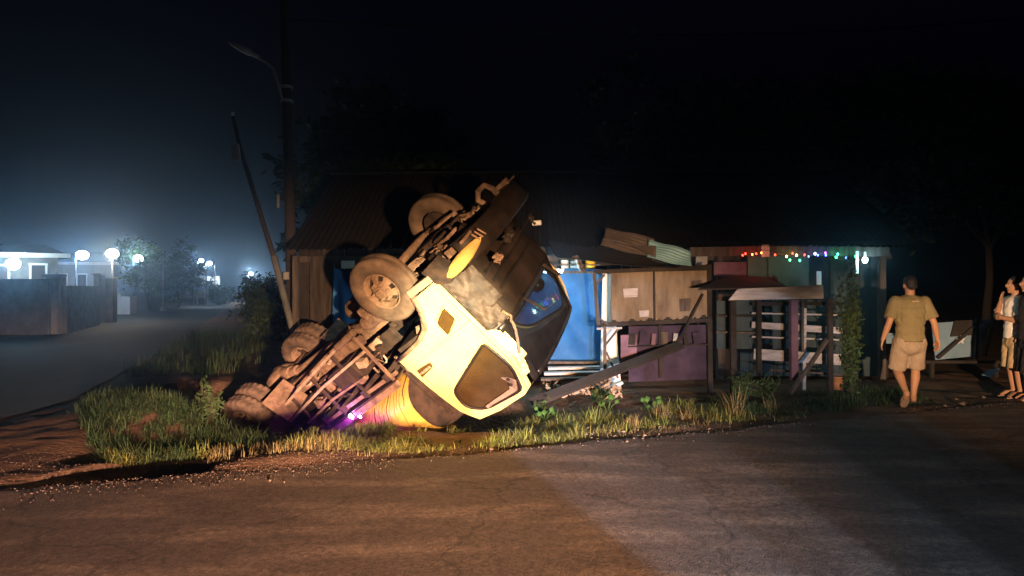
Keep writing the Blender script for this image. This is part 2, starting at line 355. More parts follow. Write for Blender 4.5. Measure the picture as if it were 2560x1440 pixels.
# main road: a sheet whose far edge is the crumbling line of the verge
def strip(name, top, bot, z, m, rows):
    mb = MB(); n = len(top)
    vs = []; fs = []
    for r_ in range(rows + 1):
        t = r_ / rows
        for k in range(n):
            vs.append((top[k][0] * (1 - t) + bot[k][0] * t, top[k][1] * (1 - t) + bot[k][1] * t, z if r_ else z - .008))
    for r_ in range(rows):
        for k in range(n - 1): fs.append((r_ * n + k, (r_ + 1) * n + k, (r_ + 1) * n + k + 1, r_ * n + k + 1))
    mb.add(vs, fs); base = [(p[0], p[1] + .03, z - .12) for p in top]
    mb.add([(p[0], p[1], z - .008) for p in top] + base, [(k, k + 1, n + k + 1, n + k) for k in range(n - 1)])
    return tag(mb.build(name, m), kind='structure')
tx = sorted(list(np.arange(-12, 14, .08)) + [-420, -200, -90, -40, -20] + [16, 20, 30, 60, 120, 420])
top = [(x, float(edgeY(x)) + (.055 * math.sin(x * 2.3) + .03 * math.sin(x * 7.1 + 1) + .02 * math.sin(x * 17.3) + random.uniform(-.014, .014) if -12 < x < 14 else 0)) for x in tx]
bot = [(x, float(edgeY(x)) - 13) for x in tx]
strip('main_road', top, bot, 0.0, M['asphalt'], 3)
ysr = [4.4 + 1.2 * k for k in range(14)] + [22, 25, 30, 38, 45, 62, 90, 150, 300]
mb = MB(); vs = []
for y in ysr:
    xr = float(side_right(y)) + random.uniform(-.12, .12); xl = float(np.interp(y, SR_L[:, 0], SR_L[:, 1]))
    zz = -.03 if y > 8 else -.008
    vs += [(xl, max(y, float(edgeY(xl)) + .25) if y < 8 else y, zz), (xr, max(y, float(edgeY(xr)) + .25) if y < 8 else y, zz)]
mb.add(vs, [(2 * k, 2 * k + 1, 2 * k + 3, 2 * k + 2) for k in range(len(ysr) - 1)])
tag(mb.build('side_road', M['asphalt2']), kind='structure')

# ---------------------------------------------------------------- overturned tank truck (truck axes: x right, y forward, z up)
TR = Matrix(((0.338, 0.6397, 0.6903, -1.438), (0.76695, -0.61234, 0.19191, 8.675), (0.54548, 0.46457, -0.69759, 2.198), (0, 0, 0, 1)))
truck = empty('tank_truck', label='yellow tank truck overturned nose up in the ditch, wheels in the air', cat='truck')
truck.matrix_world = TR
V = Vector

def lerp_loop(loop, step):
    out = []
    for k in range(len(loop)):
        a = np.array(loop[k]); b = np.array(loop[(k + 1) % len(loop)]); n = max(1, int(np.linalg.norm(b - a) / step))
        out += [tuple(a + (b - a) * i / n) for i in range(n)]
    return out
def round_loop(loop, rad, seg=5):
    out = []; n = len(loop)
    for k in range(n):
        p = np.array(loop[k], float); a = np.array(loop[k - 1], float); b = np.array(loop[(k + 1) % n], float)
        r = rad[k] if isinstance(rad, (list, tuple)) else rad
        da = (a - p) / np.linalg.norm(a - p); db = (b - p) / np.linalg.norm(b - p)
        p0 = p + da * min(r, np.linalg.norm(a - p) * .45); p1 = p + db * min(r, np.linalg.norm(b - p) * .45)
        for i in range(seg + 1):
            t = i / seg; out.append(tuple((1 - t) ** 2 * p0 + 2 * t * (1 - t) * p + t * t * p1))
    return out
OUT = [(.70, .68), (.34, .685), (.30, .80), (.24, .92), (.12, 1.04), (-.06, 1.105), (-.30, 1.13), (-.575, 1.147), (-.55, 1.55), (-.50, 2.08), (-.40, 2.30), (-.05, 2.335), (.40, 2.315), (.54, 2.26), (.66, 2.02), (.725, 1.80), (.725, 1.55), (.715, 1.2)]
WIN = round_loop([(.575, 1.53), (.615, 1.93), (.44, 2.245), (-.19, 2.225), (-.385, 2.06), (-.31, 1.81)], [.06, .12, .08, .12, .10, .09])
WC = np.array((.14, 1.95))
def ray_loop(loop, ang):
    d = np.array((math.cos(ang), math.sin(ang))); best = None
    for k in range(len(loop)):
        a = np.array(loop[k]) - WC; b = np.array(loop[(k + 1) % len(loop)]) - WC; e = b - a
        den = d[0] * e[1] - d[1] * e[0]
        if abs(den) < 1e-9: continue
        t = (a[0] * e[1] - a[1] * e[0]) / den; u = (a[0] * d[1] - a[1] * d[0]) / den
        if t > 0 and -1e-6 <= u <= 1 + 1e-6: best = t if best is None else max(best, t)
    return WC + d * (best or .3)
outl = lerp_loop(OUT, .07)
outl.sort(key=lambda p: math.atan2(p[1] - WC[1], p[0] - WC[0]))
angs = [math.atan2(p[1] - WC[1], p[0] - WC[0]) for p in outl]
winl = [tuple(ray_loop(WIN, a)) for a in angs]
def side_x(z, y=0): return .85 - (.045 * max(0, (z - 1.75) / .6) ** 2) + .012 * math.sin((z - .7) * 2.2)
def cab_side(sgn):
    mb = MB(); n = len(outl); rings = 7; vs = []
    for r_ in range(rings + 1):
        t = r_ / rings
        for k in range(n):
            y = winl[k][0] * (1 - t) + outl[k][0] * t; z = winl[k][1] * (1 - t) + outl[k][1] * t
            x = side_x(z) - (.012 if r_ == 0 else 0)
            vs.append((sgn * x, y, z))
    fs = [(r_ * n + k, r_ * n + (k + 1) % n, (r_ + 1) * n + (k + 1) % n, (r_ + 1) * n + k) for r_ in range(rings) for k in range(n)]
    if sgn > 0: fs = [f[::-1] for f in fs]
    mb.add(vs, fs, True)
    # turned-in edge of the panel
    inn = [(sgn * (side_x(p[1]) - .05), p[0], p[1]) for p in outl]; o2 = vs[-n:]
    mb.add(o2 + inn, [(k, (k + 1) % n, n + (k + 1) % n, n + k) for k in range(n)])
    return mb
ltside = cab_side(-1).build('cab_side', M['paint'], truck); ltside['label'] = 'bright yellow passenger side of the cab'
cab_side(1).build('cab_side', M['paint'], truck)
# roof and rear wall of the cab
_rp = [(-.575, 1.147), (-.55, 1.55), (-.50, 2.08), (-.40, 2.30), (-.05, 2.335), (.40, 2.315), (.54, 2.26)]
rl = []
for _a, _b in zip(_rp[:-1], _rp[1:]): rl += [tuple(np.array(_a) + (np.array(_b) - np.array(_a)) * i / 5) for i in range(5)]
rl.append(_rp[-1])
mb = MB(); nxs = 10; vs = []
for (y, z) in rl:
    for i in range(nxs + 1):
        s = i / nxs * 2 - 1; cr = (1 - s * s)
        k = smooth(2.0, 2.3, z); yy = y - (.05 * cr if z < 2.1 else 0)
        vs.append((s * float(side_x(z)), yy, z + .045 * cr * float(k)))
m_ = nxs + 1
mb.add(vs, [(r_ * m_ + i, r_ * m_ + i + 1, (r_ + 1) * m_ + i + 1, (r_ + 1) * m_ + i) for r_ in range(len(rl) - 1) for i in range(nxs)], True)
mb.build('cab_roof', M['paint'], truck)
# front: y of the front skin as a function of x and z
def front_y(x, z):
    ax = abs(x) / .85
    base = .73 + .24 * (1 - ax ** 5)
    if z > 1.5: base -= (z - 1.5) / .78 * (.22 + .13 * (1 - ax ** 4))
    return base
mb = MB(); NZ, NX = 8, 24
mb.grid(lambda u, v: (lambda x, z: (x, front_y(x, z) + .012 * math.sin(9 * x + 5 * z), z))((u * 2 - 1) * .835, .70 + .80 * v), NX, NZ)
fp = mb.build('front_panel', M['black'], truck)
mb = MB()
for zz in (.98, 1.10, 1.22):                                  # grille bars
    mb.grid(lambda u, v, zz=zz: ((u * 2 - 1) * .5, front_y((u * 2 - 1) * .5, zz) + .03 * math.sin(math.pi * v), zz + .05 * v), 14, 3)
mb.build('grille', M['blackgloss'], fp)
# windscreen: black border, glass inside
def ws(u, v):
    x = (u * 2 - 1) * (.80 - .06 * v); z = 1.50 + .76 * v
    return V((x, front_y(x, z), z + .04 * v * (1 - (u * 2 - 1) ** 2)))
mb = MB()
def ring_border(mb, fn, u0, u1, v0, v1, n=14):
    for (a0, a1, b0, b1) in ((0, u0, 0, 1), (u1, 1, 0, 1), (u0, u1, 0, v0), (u0, u1, v1, 1)):
        mb.grid(lambda u, v: fn(a0 + (a1 - a0) * u, b0 + (b1 - b0) * v), n if a1 - a0 > .3 else 3, n if b1 - b0 > .3 else 3)
ring_border(mb, ws, .07, .95, .10, .93)
mb.build('windscreen_frame', M['blackgloss'], truck, solid=.02)
M['glass_front'] = glass('windscreen_glass', (.40, .50, .52), .26, .05, dust=(.05, .04, .035))
M['glass_side'] = glass('dusty_side_glass', (.3, .25, .2), .9, .25, dust=(.060, .036, .016))
mb = MB(); mb.grid(lambda u, v: ws(.07 + .88 * u, .10 + .83 * v), 18, 10); mb.build('windscreen', M['glass_front'], truck)
def win_pane(sgn, m, name='side_window'):
    mb = MB(); pts = [(sgn * (side_x(z) - .022), y, z) for (y, z) in winl]; n = len(pts)
    mb.add(pts + [(sgn * .82, *WC)], [((k + 1) % n, k, n) if sgn < 0 else (k, (k + 1) % n, n) for k in range(n)], True)
    p = mb.build(name, m, truck)
    mb = MB(); loop = [V((sgn * (side_x(z) + .002), y, z)) for (y, z) in winl]
    mb.tube(loop + [loop[0]], .017, 6); mb.build('window_seal', M['black'], p); return p
wp = win_pane(-1, M['glass_side']); win_pane(1, M['glass_front'])
# torn door lining that shows in the lower corner of the window
mb = MB(); q = [(.44, 2.02), (.50, 2.10), (.40, 2.21), (.20, 2.215), (.0, 2.205), (-.12, 2.21), (-.12, 2.17), (.02, 2.165), (.22, 2.16), (.33, 2.15), (.40, 2.08), (.36, 1.98)]
mb.add([(-.842 + .012 * math.sin(7 * y), y, z) for y, z in q], [tuple(range(len(q)))]); mb.build('torn_lining', M['dust'], wp, solid=.012)
for (yy, zz) in ((.43, 2.04), (.40, 2.11)):
    MB().cyl((-.855, yy, zz), (-.84, yy, zz), .022, n=10).build('lining_hole', M['black'], wp)
# pressed crease, door seam, handle, lamp
mb = MB(); mb.tube([(-side_x(1.18) - .001, -.55, 1.30), (-side_x(1.2) - .001, .1, 1.262), (-side_x(1.2) - .001, .70, 1.235)], .006, 5)
mb.build('pressed_crease', M['paint'], ltside)
mb = MB(); mb.tube([(-side_x(z) - .0005, y, z) for y, z in ((.655, .75), (.665, 1.2), (.665, 1.6), (.66, 1.85), (.60, 2.05), (.49, 2.275))], .0045, 5)
mb.tube([(-side_x(z) - .0005, y, z) for y, z in ((-.49, 1.18), (-.475, 1.6), (-.44, 2.05), (-.36, 2.26))], .0045, 5)
mb.build('door_seam', M['amber'], ltside)
def plate(mb, loop, x0, x1):
    n = len(loop); mb.add([(x0, *p) for p in loop] + [(x1, *p) for p in loop], [tuple(range(n)), tuple(range(n, 2 * n))[::-1]] + [(i, (i + 1) % n, n + (i + 1) % n, n + i) for i in range(n)])
mb = MB(); plate(mb, round_loop([(.535, .955), (.535, 1.13), (.30, 1.225), (.315, 1.05)], .035), -.885, -.84); sl = mb.build('side_lamp', M['amber'], truck)
mb = MB(); lp = round_loop([(.555, .935), (.555, 1.14), (.28, 1.25), (.295, 1.035)], .04); mb.tube([V((-.868, *p)) for p in lp] + [V((-.868, *lp[0]))], .010, 5); mb.build('lamp_rim', M['paint'], sl)
mb = MB(); plate(mb, round_loop([(-.215, 1.355), (-.235, 1.425), (-.485, 1.455), (-.46, 1.345)], .03), -.880, -.845); hd = mb.build('door_handle', M['amber'], truck)
mb = MB(); mb.beam((-.888, -.25, 1.395), (-.888, -.42, 1.405), .02, .035, bev=.008); mb.cyl((-.893, -.445, 1.405), (-.87, -.445, 1.405), .014, n=10); mb.build('handle_bar', M['dust'], hd)
# wheel-arch edge trim and inner arch
arc = [(.34, .685), (.30, .80), (.24, .92), (.12, 1.04), (-.06, 1.105), (-.30, 1.13), (-.575, 1.147)]
arcl = [a for a in lerp_loop(arc, .06) if a[0] > -.58][: -9]
mb = MB(); vs = []
for (y, z) in arc: vs += [(-.862, y + .0, z + .004), (-.862, y - .055, z - .035), (-.79, y - .055, z - .035)]
mb.add(vs, [(3 * k + i, 3 * k + i + 1, 3 * k + 4 + i, 3 * k + 3 + i) for k in range(len(arc) - 1) for i in range(2)], True); mb.build('wheel_arch_trim', M['dust'], truck, solid=.006)
mb = MB(); vs = []
liner = [(.42, .60), (.42, .80), (.34, .98), (.14, 1.10), (-.1, 1.16), (-.36, 1.18), (-.55, 1.16)]
for (y, z) in liner: vs += [(-.80, y, z), (-.42, y, z)]
mb.add(vs, [(2 * k, 2 * k + 1, 2 * k + 3, 2 * k + 2) for k in range(len(liner) - 1)], True); al = mb.build('wheel_arch_liner', M['dustdark'], truck, solid=.01)
mb = MB(); mb.prism([(0, 0), (.16, .02), (.14, .26), (-.06, .22)], (-.74, -.10, .96), (0, 1, .06), (.05, -.25, .5), .012); mb.build('liner_bracket', M['dust'], al)
ob = copy_tree(al, truck); ob.scale = (-1, 1, 1)
# dark lining inside the cab, black sun visor over the windscreen
mb = MB(); vs = []
for (y, z) in rl:
    for i in range(nxs + 1):
        q_ = i / nxs * 2 - 1; cr = (1 - q_ * q_)
        k = float(smooth(2.0, 2.3, z)); vs.append((q_ * (float(side_x(z)) - .03), y + .03 * (1 - k) - (.05 * cr if z < 2.1 else 0), z - .03 * k + .035 * cr * k))
mb.add(vs, [(r_ * m_ + i, r_ * m_ + i + 1, (r_ + 1) * m_ + i + 1, (r_ + 1) * m_ + i) for r_ in range(len(rl) - 1) for i in range(nxs)], True)
mb.build('headlining', M['seat'], truck)
for sg in (-1, 1):
    mb = MB(); n = len(outl); vs = []
    for t in (.12, .94):
        for k in range(n):
            y = winl[k][0] * (1 - t) + outl[k][0] * t; z = winl[k][1] * (1 - t) + outl[k][1] * t; vs.append((sg * (side_x(z) - .035), y, z))
    mb.add(vs, [(k, (k + 1) % n, n + (k + 1) % n, n + k) for k in range(n)], True); mb.build('door_lining', M['seat'], truck)
mb = MB(); mb.grid(lambda u, v: (lambda p: (p[0] + .012, p[1] + .004, p[2]))(ws(1.0, v) + V((.05 * u - .02, -.03 * u, 0))), 4, 14); mb.build('pillar_trim', M['blackgloss'], truck, solid=.02)
# cab floor, seats, dashboard, steering wheel
MB().box((0, -.02, 1.06), (1.58, 1.02, .05)).build('cab_floor', M['dustdark'], truck)
for x in (-.42, .42):
    s_ = MB().box((x, -.22, 1.30), (.52, .45, .16), None, .04).build('seat', M['seat'], truck)
    MB().box((x, -.44, 1.62), (.50, .13, .58), None, .04).build('seat_back', M['seat'], s_)
MB().box((0, .72, 1.40), (1.5, .3, .22), None, .05).build('dashboard', M['black'], truck)
mb = MB(); c0 = V((.42, .48, 1.58)); nrm = V((0, -.6, .8)); ax1 = V((1, 0, 0)); ax2 = nrm.cross(ax1)
mb.tube([c0 + (ax1 * math.cos(t * math.pi / 12) + ax2 * math.sin(t * math.pi / 12)) * .2 for t in range(25)], .016, 6); mb.cyl(c0 - nrm * .02, c0 + nrm * .03, .06)
for t in (0, 2.2, 4.1): mb.cyl(c0, c0 + (ax1 * math.cos(t) + ax2 * math.sin(t)) * .2, .012, n=6)
mb.cyl(c0, c0 - nrm * .3, .03); mb.build('steering_wheel', M['black'], truck)

# front corner: crumpled bare metal and step box
def crumple(name, fn, nu, nv, amp, m, seed, parent=truck, thick=.012):
    rg = random.Random(seed); off = [[rg.uniform(-1, 1) for _ in range(nu + 1)] for _ in range(nv + 1)]
    mb = MB()
    def g(u, v):
        i = min(int(u * nu), nu - 1); j = min(int(v * nv), nv - 1); a_ = u * nu - i; b_ = v * nv - j
        h_ = (off[j][i] * (1 - a_) + off[j][i + 1] * a_) * (1 - b_) + (off[j + 1][i] * (1 - a_) + off[j + 1][i + 1] * a_) * b_
        p, n = fn(u, v); return V(p) + V(n) * amp * (h_ + .35 * math.sin(9 * u + 17 * v * abs(math.sin(seed)) + seed))
    mb.grid(g, nu * 3, nv * 3, True); return mb.build(name, m, parent, solid=thick)
crumple('crumpled_corner_panel', lambda u, v: ((-.845 + .20 * u ** 1.5, .725 + .21 * u, .74 + .72 * v + .05 * u), (-.7, .7, 0)), 7, 11, .012, M['metal'], 3)
crumple('crumpled_corner_panel', lambda u, v: ((-.80 + .2 * u, .80 + .22 * u, .80 + .5 * v), (-.7, .7, .1)), 5, 8, .016, M['metal'], 9)
crumple('crushed_front_edge', lambda u, v: ((-.845 + .09 * u, .725 + .09 * u, 1.44 + .5 * v), (-.7, .7, 0)), 3, 10, .016, M['paint'], 5)
MB().beam((-.835, .32, .61), (-.835, .70, .625), .10, .085, bev=.012).build('step', M['greyplastic'], truck)
mb = MB(); mb.prism([(.66, .52), (.90, .50), (.98, .66), (.86, .80), (.70, .72)], (-.86, 0, 0), (0, 1, 0), (0, 0, 1), .12); mb.build('step_box', M['dustdark'], truck)
# bumper: dark beam across the front with a yellow rounded end
mb = MB(); pts = [(-.80, 1.18, .68), (-.6, 1.33, .69), (-.2, 1.34, .72), (.3, 1.30, .735), (.7, 1.27, .745), (.9, 1.20, .75)]
vs = []
for k, p in enumerate(pts):
    for (dy, dz) in ((0, -.16), (.05, -.14), (.06, 0), (.05, .10), (0, .13), (-.10, .13)): vs.append((p[0], p[1] + dy - .06, p[2] + dz - .02))
mb.add(vs, [(6 * k + i, 6 * k + i + 1, 6 * k + 7 + i, 6 * k + 6 + i) for k in range(len(pts) - 1) for i in range(5)], True)
bump = mb.build('bumper', M['black'], truck, solid=.01); bump['label'] = 'black front bumper'
mb = MB()
def lozenge(u, v):
    t = v; y = .83 + .60 * t; zc = .735 - .085 * t; r_ = math.sin(math.pi * min(1, max(0, t))) ** .55 * .072
    a = u * 2 * math.pi; return (-.845 + .16 * t ** 2.2 + .5 * r_ * math.cos(a), y, zc + r_ * math.sin(a))
mb.grid(lozenge, 18, 18); be = mb.build('bumper_end', M['bumpyel'], truck); be['label'] = 'yellow rounded end of the bumper'
mb = MB()
for k in range(3): mb.beam((-.74 + .02 * k, 1.40 + .035 * k, .56), (-.72 + .02 * k, 1.42 + .035 * k, .66), .012, .016)
mb.build('bumper_rib', M['dust'], be)
MB().beam((-.84, 1.32, .545), (.9, 1.17, .575), .05, .03).build('bumper_lower_edge', M['dust'], truck)
crumple('torn_bumper_trim', lambda u, v: ((-.35 + .25 * u, 1.36, .84 + .10 * v), (0, 1, .2)), 6, 4, .03, M['metal'], 12)
crumple('torn_bumper_trim', lambda u, v: ((-.60 + .12 * u, 1.28, .90 + .10 * v), (0, 1, .2)), 4, 4, .03, M['dust'], 21)
mb = MB(); mb.tube([(-.30, 1.33, .98), (.1, 1.33, .985), (.55, 1.27, .98)], .006, 5); mb.build('trim_strip', M['metal'], truck)
crumple('broken_headlamp', lambda u, v: ((.55 + .14 * u, 1.16 - .05 * u, 1.00 + .12 * v), (0, 1, 0)), 4, 4, .03, M['metal'], 33)
mb = MB(); mb.cyl((.60, 1.12, 1.10), (.62, 1.20, 1.16), .03, n=10); mb.build('broken_lamp_glass', M['white'], truck)
# tow hook on the chassis nose
mb = MB(); hk = [(.40, .98, .58), (.40, .93, .46), (.40, 1.02, .38), (.40, 1.14, .38), (.40, 1.19, .47), (.40, 1.18, .58)]
mb.tube(hk, .036, 8); mb.build('tow_hook', M['dust'], truck)
hk2 = mb = MB(); mb.beam((.62, 1.0, .55), (.66, 1.24, .54), .07, .09); mb.build('bumper_bracket', M['dust'], truck)
MB().beam((-.62, .9, .58), (-.62, 1.26, .60), .07, .09).build('bumper_bracket', M['dust'], truck)
# crushed mirror arm and shiny fragments beside the windscreen pillar
mb = MB(); mb.tube([(-.74, .98, 1.40), (-.70, .96, 1.45), (-.71, .99, 1.50), (-.74, .97, 1.53), (-.70, .93, 1.58), (-.72, .90, 1.66), (-.78, .86, 1.76), (-.82, .80, 1.86)], .017, 7)
mb.build('bent_mirror_arm', M['dust'], truck)
crumple('crushed_pillar_trim', lambda u, v: ((-.84 + .07 * u, .73 + .05 * u - .16 * max(0, v - .3), 1.78 + .34 * v), (-.7, .7, 0)), 4, 12, .02, M['paint'], 15)
mb = MB(); mb.beam((-.35, 1.0, 1.52), (-.05, .86, 1.86), .03, .02); mb.beam((-.05, .88, 1.85), (.15, .83, 1.92), .016, .012); mb.build('wiper', M['dustdark'], truck)
mb = MB(); mb.beam((.35, 1.0, 1.52), (.62, .86, 1.80), .03, .02); mb.beam((.5, .93, 1.66), (.72, .83, 1.84), .016, .012); mb.build('wiper', M['dustdark'], truck)
# wiper motor ball that shows black against the far window
mb = MB(); mb.lathe([(-.09, 0), (-.085, .05), (-.05, .08), (0, .09), (.05, .08), (.085, .05), (.09, 0)], (.52, .60, 1.72), 18); mb.build('spinner_knob', M['blackgloss'], truck)

# ---- wheels (axle along x, outward = -x for the left wheels)
def tyre_mesh(mb, width, Rt, n=112, deep=.014, per=2):
    h = width / 2
    prof = [(-h * .72, Rt * .54), (-h * .92, Rt * .60), (-h * 1.02, Rt * .72), (-h * 1.0, Rt * .83), (-h * .93, Rt * .90), (-h * .86, Rt * .955), (-h * .70, Rt * .99), (-h * .25, Rt), (-h * .18, Rt * .975), (h * .18, Rt * .975), (h * .25, Rt), (h * .70, Rt * .99), (h * .86, Rt * .955), (h * .93, Rt * .90), (h * 1.0, Rt * .83), (h * 1.02, Rt * .72), (h * .92, Rt * .60), (h * .72, Rt * .54)]
    def fn(k, j, x, r):
        if j in (5, 6, 7, 10, 11, 12) and (k // per) % 2: r -= deep
        if j in (5, 12) and (k // per) % 2: x *= .97
        return x, r
    mb.lathe(prof, (0, 0, 0), n, True, fn); return mb
def rim_mesh(mb, Rr, s=-1, concave=False):
    # s: direction of the outer face along x
    d = -.05 if concave else .055
    prof = [(s * .082, Rr), (s * .090, Rr * .97), (s * .075, Rr * .93), (s * .03, Rr * .90), (-s * .02, Rr * .86)]
    mb.lathe(prof, n=48)
    rr = [Rr * .86, Rr * .76, Rr * .56, Rr * .44, Rr * .30]; xx = [-s * .02, s * (.01 + d * .35), s * (.02 + d * .8), s * (.02 + d), s * (.022 + d)]
    n = 48; vs = []
    for k in range(n):
        t = 2 * math.pi * k / n
        for j in range(5): vs.append((xx[j], rr[j] * math.cos(t), rr[j] * math.sin(t)))
    fs = []
    for k in range(n):
        for j in range(4):
            if j == 1 and k % 8 in (0, 1, 2): continue
            fs.append((k * 5 + j, k * 5 + j + 1, ((k + 1) % n) * 5 + j + 1, ((k + 1) % n) * 5 + j))
    mb.add(vs, fs, True); return xx[3]
def wheel(loc, s, mt, mr, width=.215, Rt=.41, detail=True, concave=False):
    mb = MB(); xf = rim_mesh(mb, Rt * .55, s, concave)
    wl = mb.build('wheel', mr, truck); wl.location = loc
    ty = (tyre_mesh(MB(), width, Rt) if concave else tyre_mesh(MB(), width, Rt, 144, .013, 1)).build('tyre', mt, wl)
    MB().cyl((-s * .06, 0, 0), (-s * .02, 0, 0), Rt * .47, n=24).build('brake_drum', M['dustdark'], wl)
    if detail:
        mb = MB(); mb.cyl((xf - s * .02, 0, 0), (xf + s * .03, 0, 0), .075, .068, 20); mb.cyl((xf + s * .03, 0, 0), (xf + s * .07, 0, 0), .05, .042, 16)
        mb.build('hub', mr, wl)
        for k in range(6):
            t = math.pi / 3 * k + .3; MB().cyl((xf - s * .005, .105 * math.cos(t), .105 * math.sin(t)), (xf + s * .045, .105 * math.cos(t), .105 * math.sin(t)), .019, .016, 6).build('wheel_nut', mr, wl)
    return wl
wheel((-.745, .02, .40), -1, M['tyre'], M['rim'])['label'] = 'dusty front wheel nearest the door'
wheel((.745, .0, .40), 1, M['tyre'], M['rim'])['label'] = 'dusty front wheel on the far side'
WB = 3.45
for (x, s, cc) in ((-.86, -1, True), (-.60, 1, True), (.60, -1, True), (.86, 1, True)):
    wheel((x, -WB - .17, .54), s, M['tyredark'], M['rim'], .215, .41, abs(x) > .7, cc)

# ---- running gear
def part(name, m, fn):
    mb = MB(); fn(mb); return mb.build(name, m, truck)
for sx in (-1, 1):                                            # chassis rails, C-section
    mb = MB(); x = sx * .37
    mb.beam((x, 1.05, .66), (x, -4.9, .72), .012, .19); mb.beam((x - sx * .03, 1.05, .565), (x - sx * .03, -4.9, .625), .07, .012); mb.beam((x - sx * .03, 1.05, .755), (x - sx * .03, -4.9, .815), .07, .012)
    mb.build('chassis_rail', M['dust'], truck)
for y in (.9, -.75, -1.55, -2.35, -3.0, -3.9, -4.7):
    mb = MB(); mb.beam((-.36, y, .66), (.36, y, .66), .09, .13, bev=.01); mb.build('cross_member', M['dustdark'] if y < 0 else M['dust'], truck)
mb = MB(); mb.tube([(-.62, 0, .40), (-.52, 0, .40), (-.40, 0, .36), (-.2, 0, .345), (.2, 0, .345), (.40, 0, .36), (.52, 0, .40), (.62, 0, .40)], .05, 8); fa = mb.build('front_axle', M['dust'], truck)
mb = MB(); mb.tube([(-.58, -.20, .36), (0, -.22, .37), (.58, -.20, .36)], .022, 7); mb.build('tie_rod', M['dust'], fa)
for sx in (-1, 1):
    mb = MB()
    for k in range(5):
        L = .62 - .1 * k; z0 = .41 + .018 * k
        mb.tube([(sx * .40, -L, z0 + .10 * (L / .62) ** 2 + .03), (sx * .40, -L / 2, z0 + .015), (sx * .40, 0, z0), (sx * .40, L / 2, z0 + .015), (sx * .40, L, z0 + .10 * (L / .62) ** 2 + .03)], .0, 4) if 0 else None
        for (y0, y1) in ((-L, -L / 2), (-L / 2, 0), (0, L / 2), (L / 2, L)):
            zf = lambda y: z0 + .10 * (y / .62) ** 2
            mb.beam((sx * .40, y0, zf(y0)), (sx * .40, y1, zf(y1)), .07, .014)
    sp = mb.build('leaf_spring', M['dust'], truck)
    mb = MB()
    for dy in (-.08, .08): mb.tube([(sx * .40 - .045, dy, .50), (sx * .40 - .045, dy, .33), (sx * .40 + .045, dy, .33), (sx * .40 + .045, dy, .50)], .011, 5)
    mb.build('u_bolt', M['dust'], sp)
    mb = MB(); mb.cyl((sx * .50, .18, .40), (sx * .46, .30, .78), .032, n=10); mb.cyl((sx * .50, .18, .36), (sx * .50, .18, .44), .022, n=8); mb.build('shock_absorber', M['dustdark'], truck)
    mb = MB()
    for k in range(6):
        L = .70 - .09 * k; z0 = .50 + .018 * k
        for q in range(4):
            y0 = -L + q * L / 2; y1 = y0 + L / 2; zf = lambda y: z0 + .09 * (y / .70) ** 2
            mb.beam((sx * .44, y0 - WB, zf(y0)), (sx * .44, y1 - WB, zf(y1)), .08, .014)
    mb.build('leaf_spring', M['dustdark'], truck)
part('engine_sump', M['dustdark'], lambda m: (m.box((.02, .42, .62), (.36, .62, .30), None, .06), m.box((.02, .30, .46), (.28, .34, .14), None, .05)))
part('gearbox', M['dustdark'], lambda m: (m.cyl((0, .08, .62), (0, -.12, .60), .21, .19, 16), m.cyl((0, -.12, .60), (0, -.62, .58), .16, .11, 14), m.cyl((0, -.62, .58), (0, -.72, .58), .07, n=12)))
part('radiator', M['dustdark'], lambda m: m.box((0, .86, .82), (.62, .08, .46), None, .02))
part('steering_box', M['dust'], lambda m: (m.box((.30, .62, .52), (.16, .22, .18), None, .04), m.cyl((.30, .62, .44), (.30, .62, .36), .04), m.beam((.30, .62, .37), (.26, .30, .36), .05, .03)))
part('drag_link', M['dustdark'], lambda m: m.tube([(.26, .30, .36), (.38, .12, .37), (.56, -.14, .38)], .02, 7))
part('lower_engine_mount', M['dustdark'], lambda m: (m.beam((-.34, .55, .56), (.34, .55, .50), .10, .07, bev=.015), m.box((-.18, .62, .46), (.14, .16, .10), None, .03), m.box((.14, .70, .47), (.16, .12, .12), None, .03)))
part('oil_filter', M['dust'], lambda m: m.cyl((-.24, .34, .62), (-.27, .34, .42), .055, n=14))
part('battery_box', M['dust'], lambda m: m.box((-.28, .78, .52), (.20, .26, .14), Matrix.Rotation(.3, 3, 'Z'), .02))
for k, (a, b, r_) in enumerate((((-.34, .95, .60), (-.30, .25, .47), .018), ((-.30, .9, .50), (.25, .45, .42), .02), ((.1, .98, .50), (.30, .30, .46), .02), ((-.38, .50, .50), (-.52, .05, .42), .014), ((-.45, .45, .62), (-.58, -.08, .52), .014))):
    mb = MB(); a = V(a); b = V(b); mb.tube([a, a.lerp(b, .35) + V((.03, 0, -.05)), a.lerp(b, .7) + V((-.03, 0, -.03)), b], r_, 6); mb.build('hose', M['dust'], truck)
crumple('undertray_scrap', lambda u, v: ((-.20 + .34 * u, .20 + .34 * v, .49), (0, 0, 1)), 5, 6, .03, M['dust'], 41)
crumple('undertray_scrap', lambda u, v: ((.08 + .26 * u, .72 + .22 * v, .50), (0, 0, 1)), 5, 5, .035, M['dust'], 42)
crumple('undertray_scrap', lambda u, v: ((-.46 + .20 * u, .52 + .40 * v, .52), (.3, 0, 1)), 4, 7, .03, M['dust'], 43)
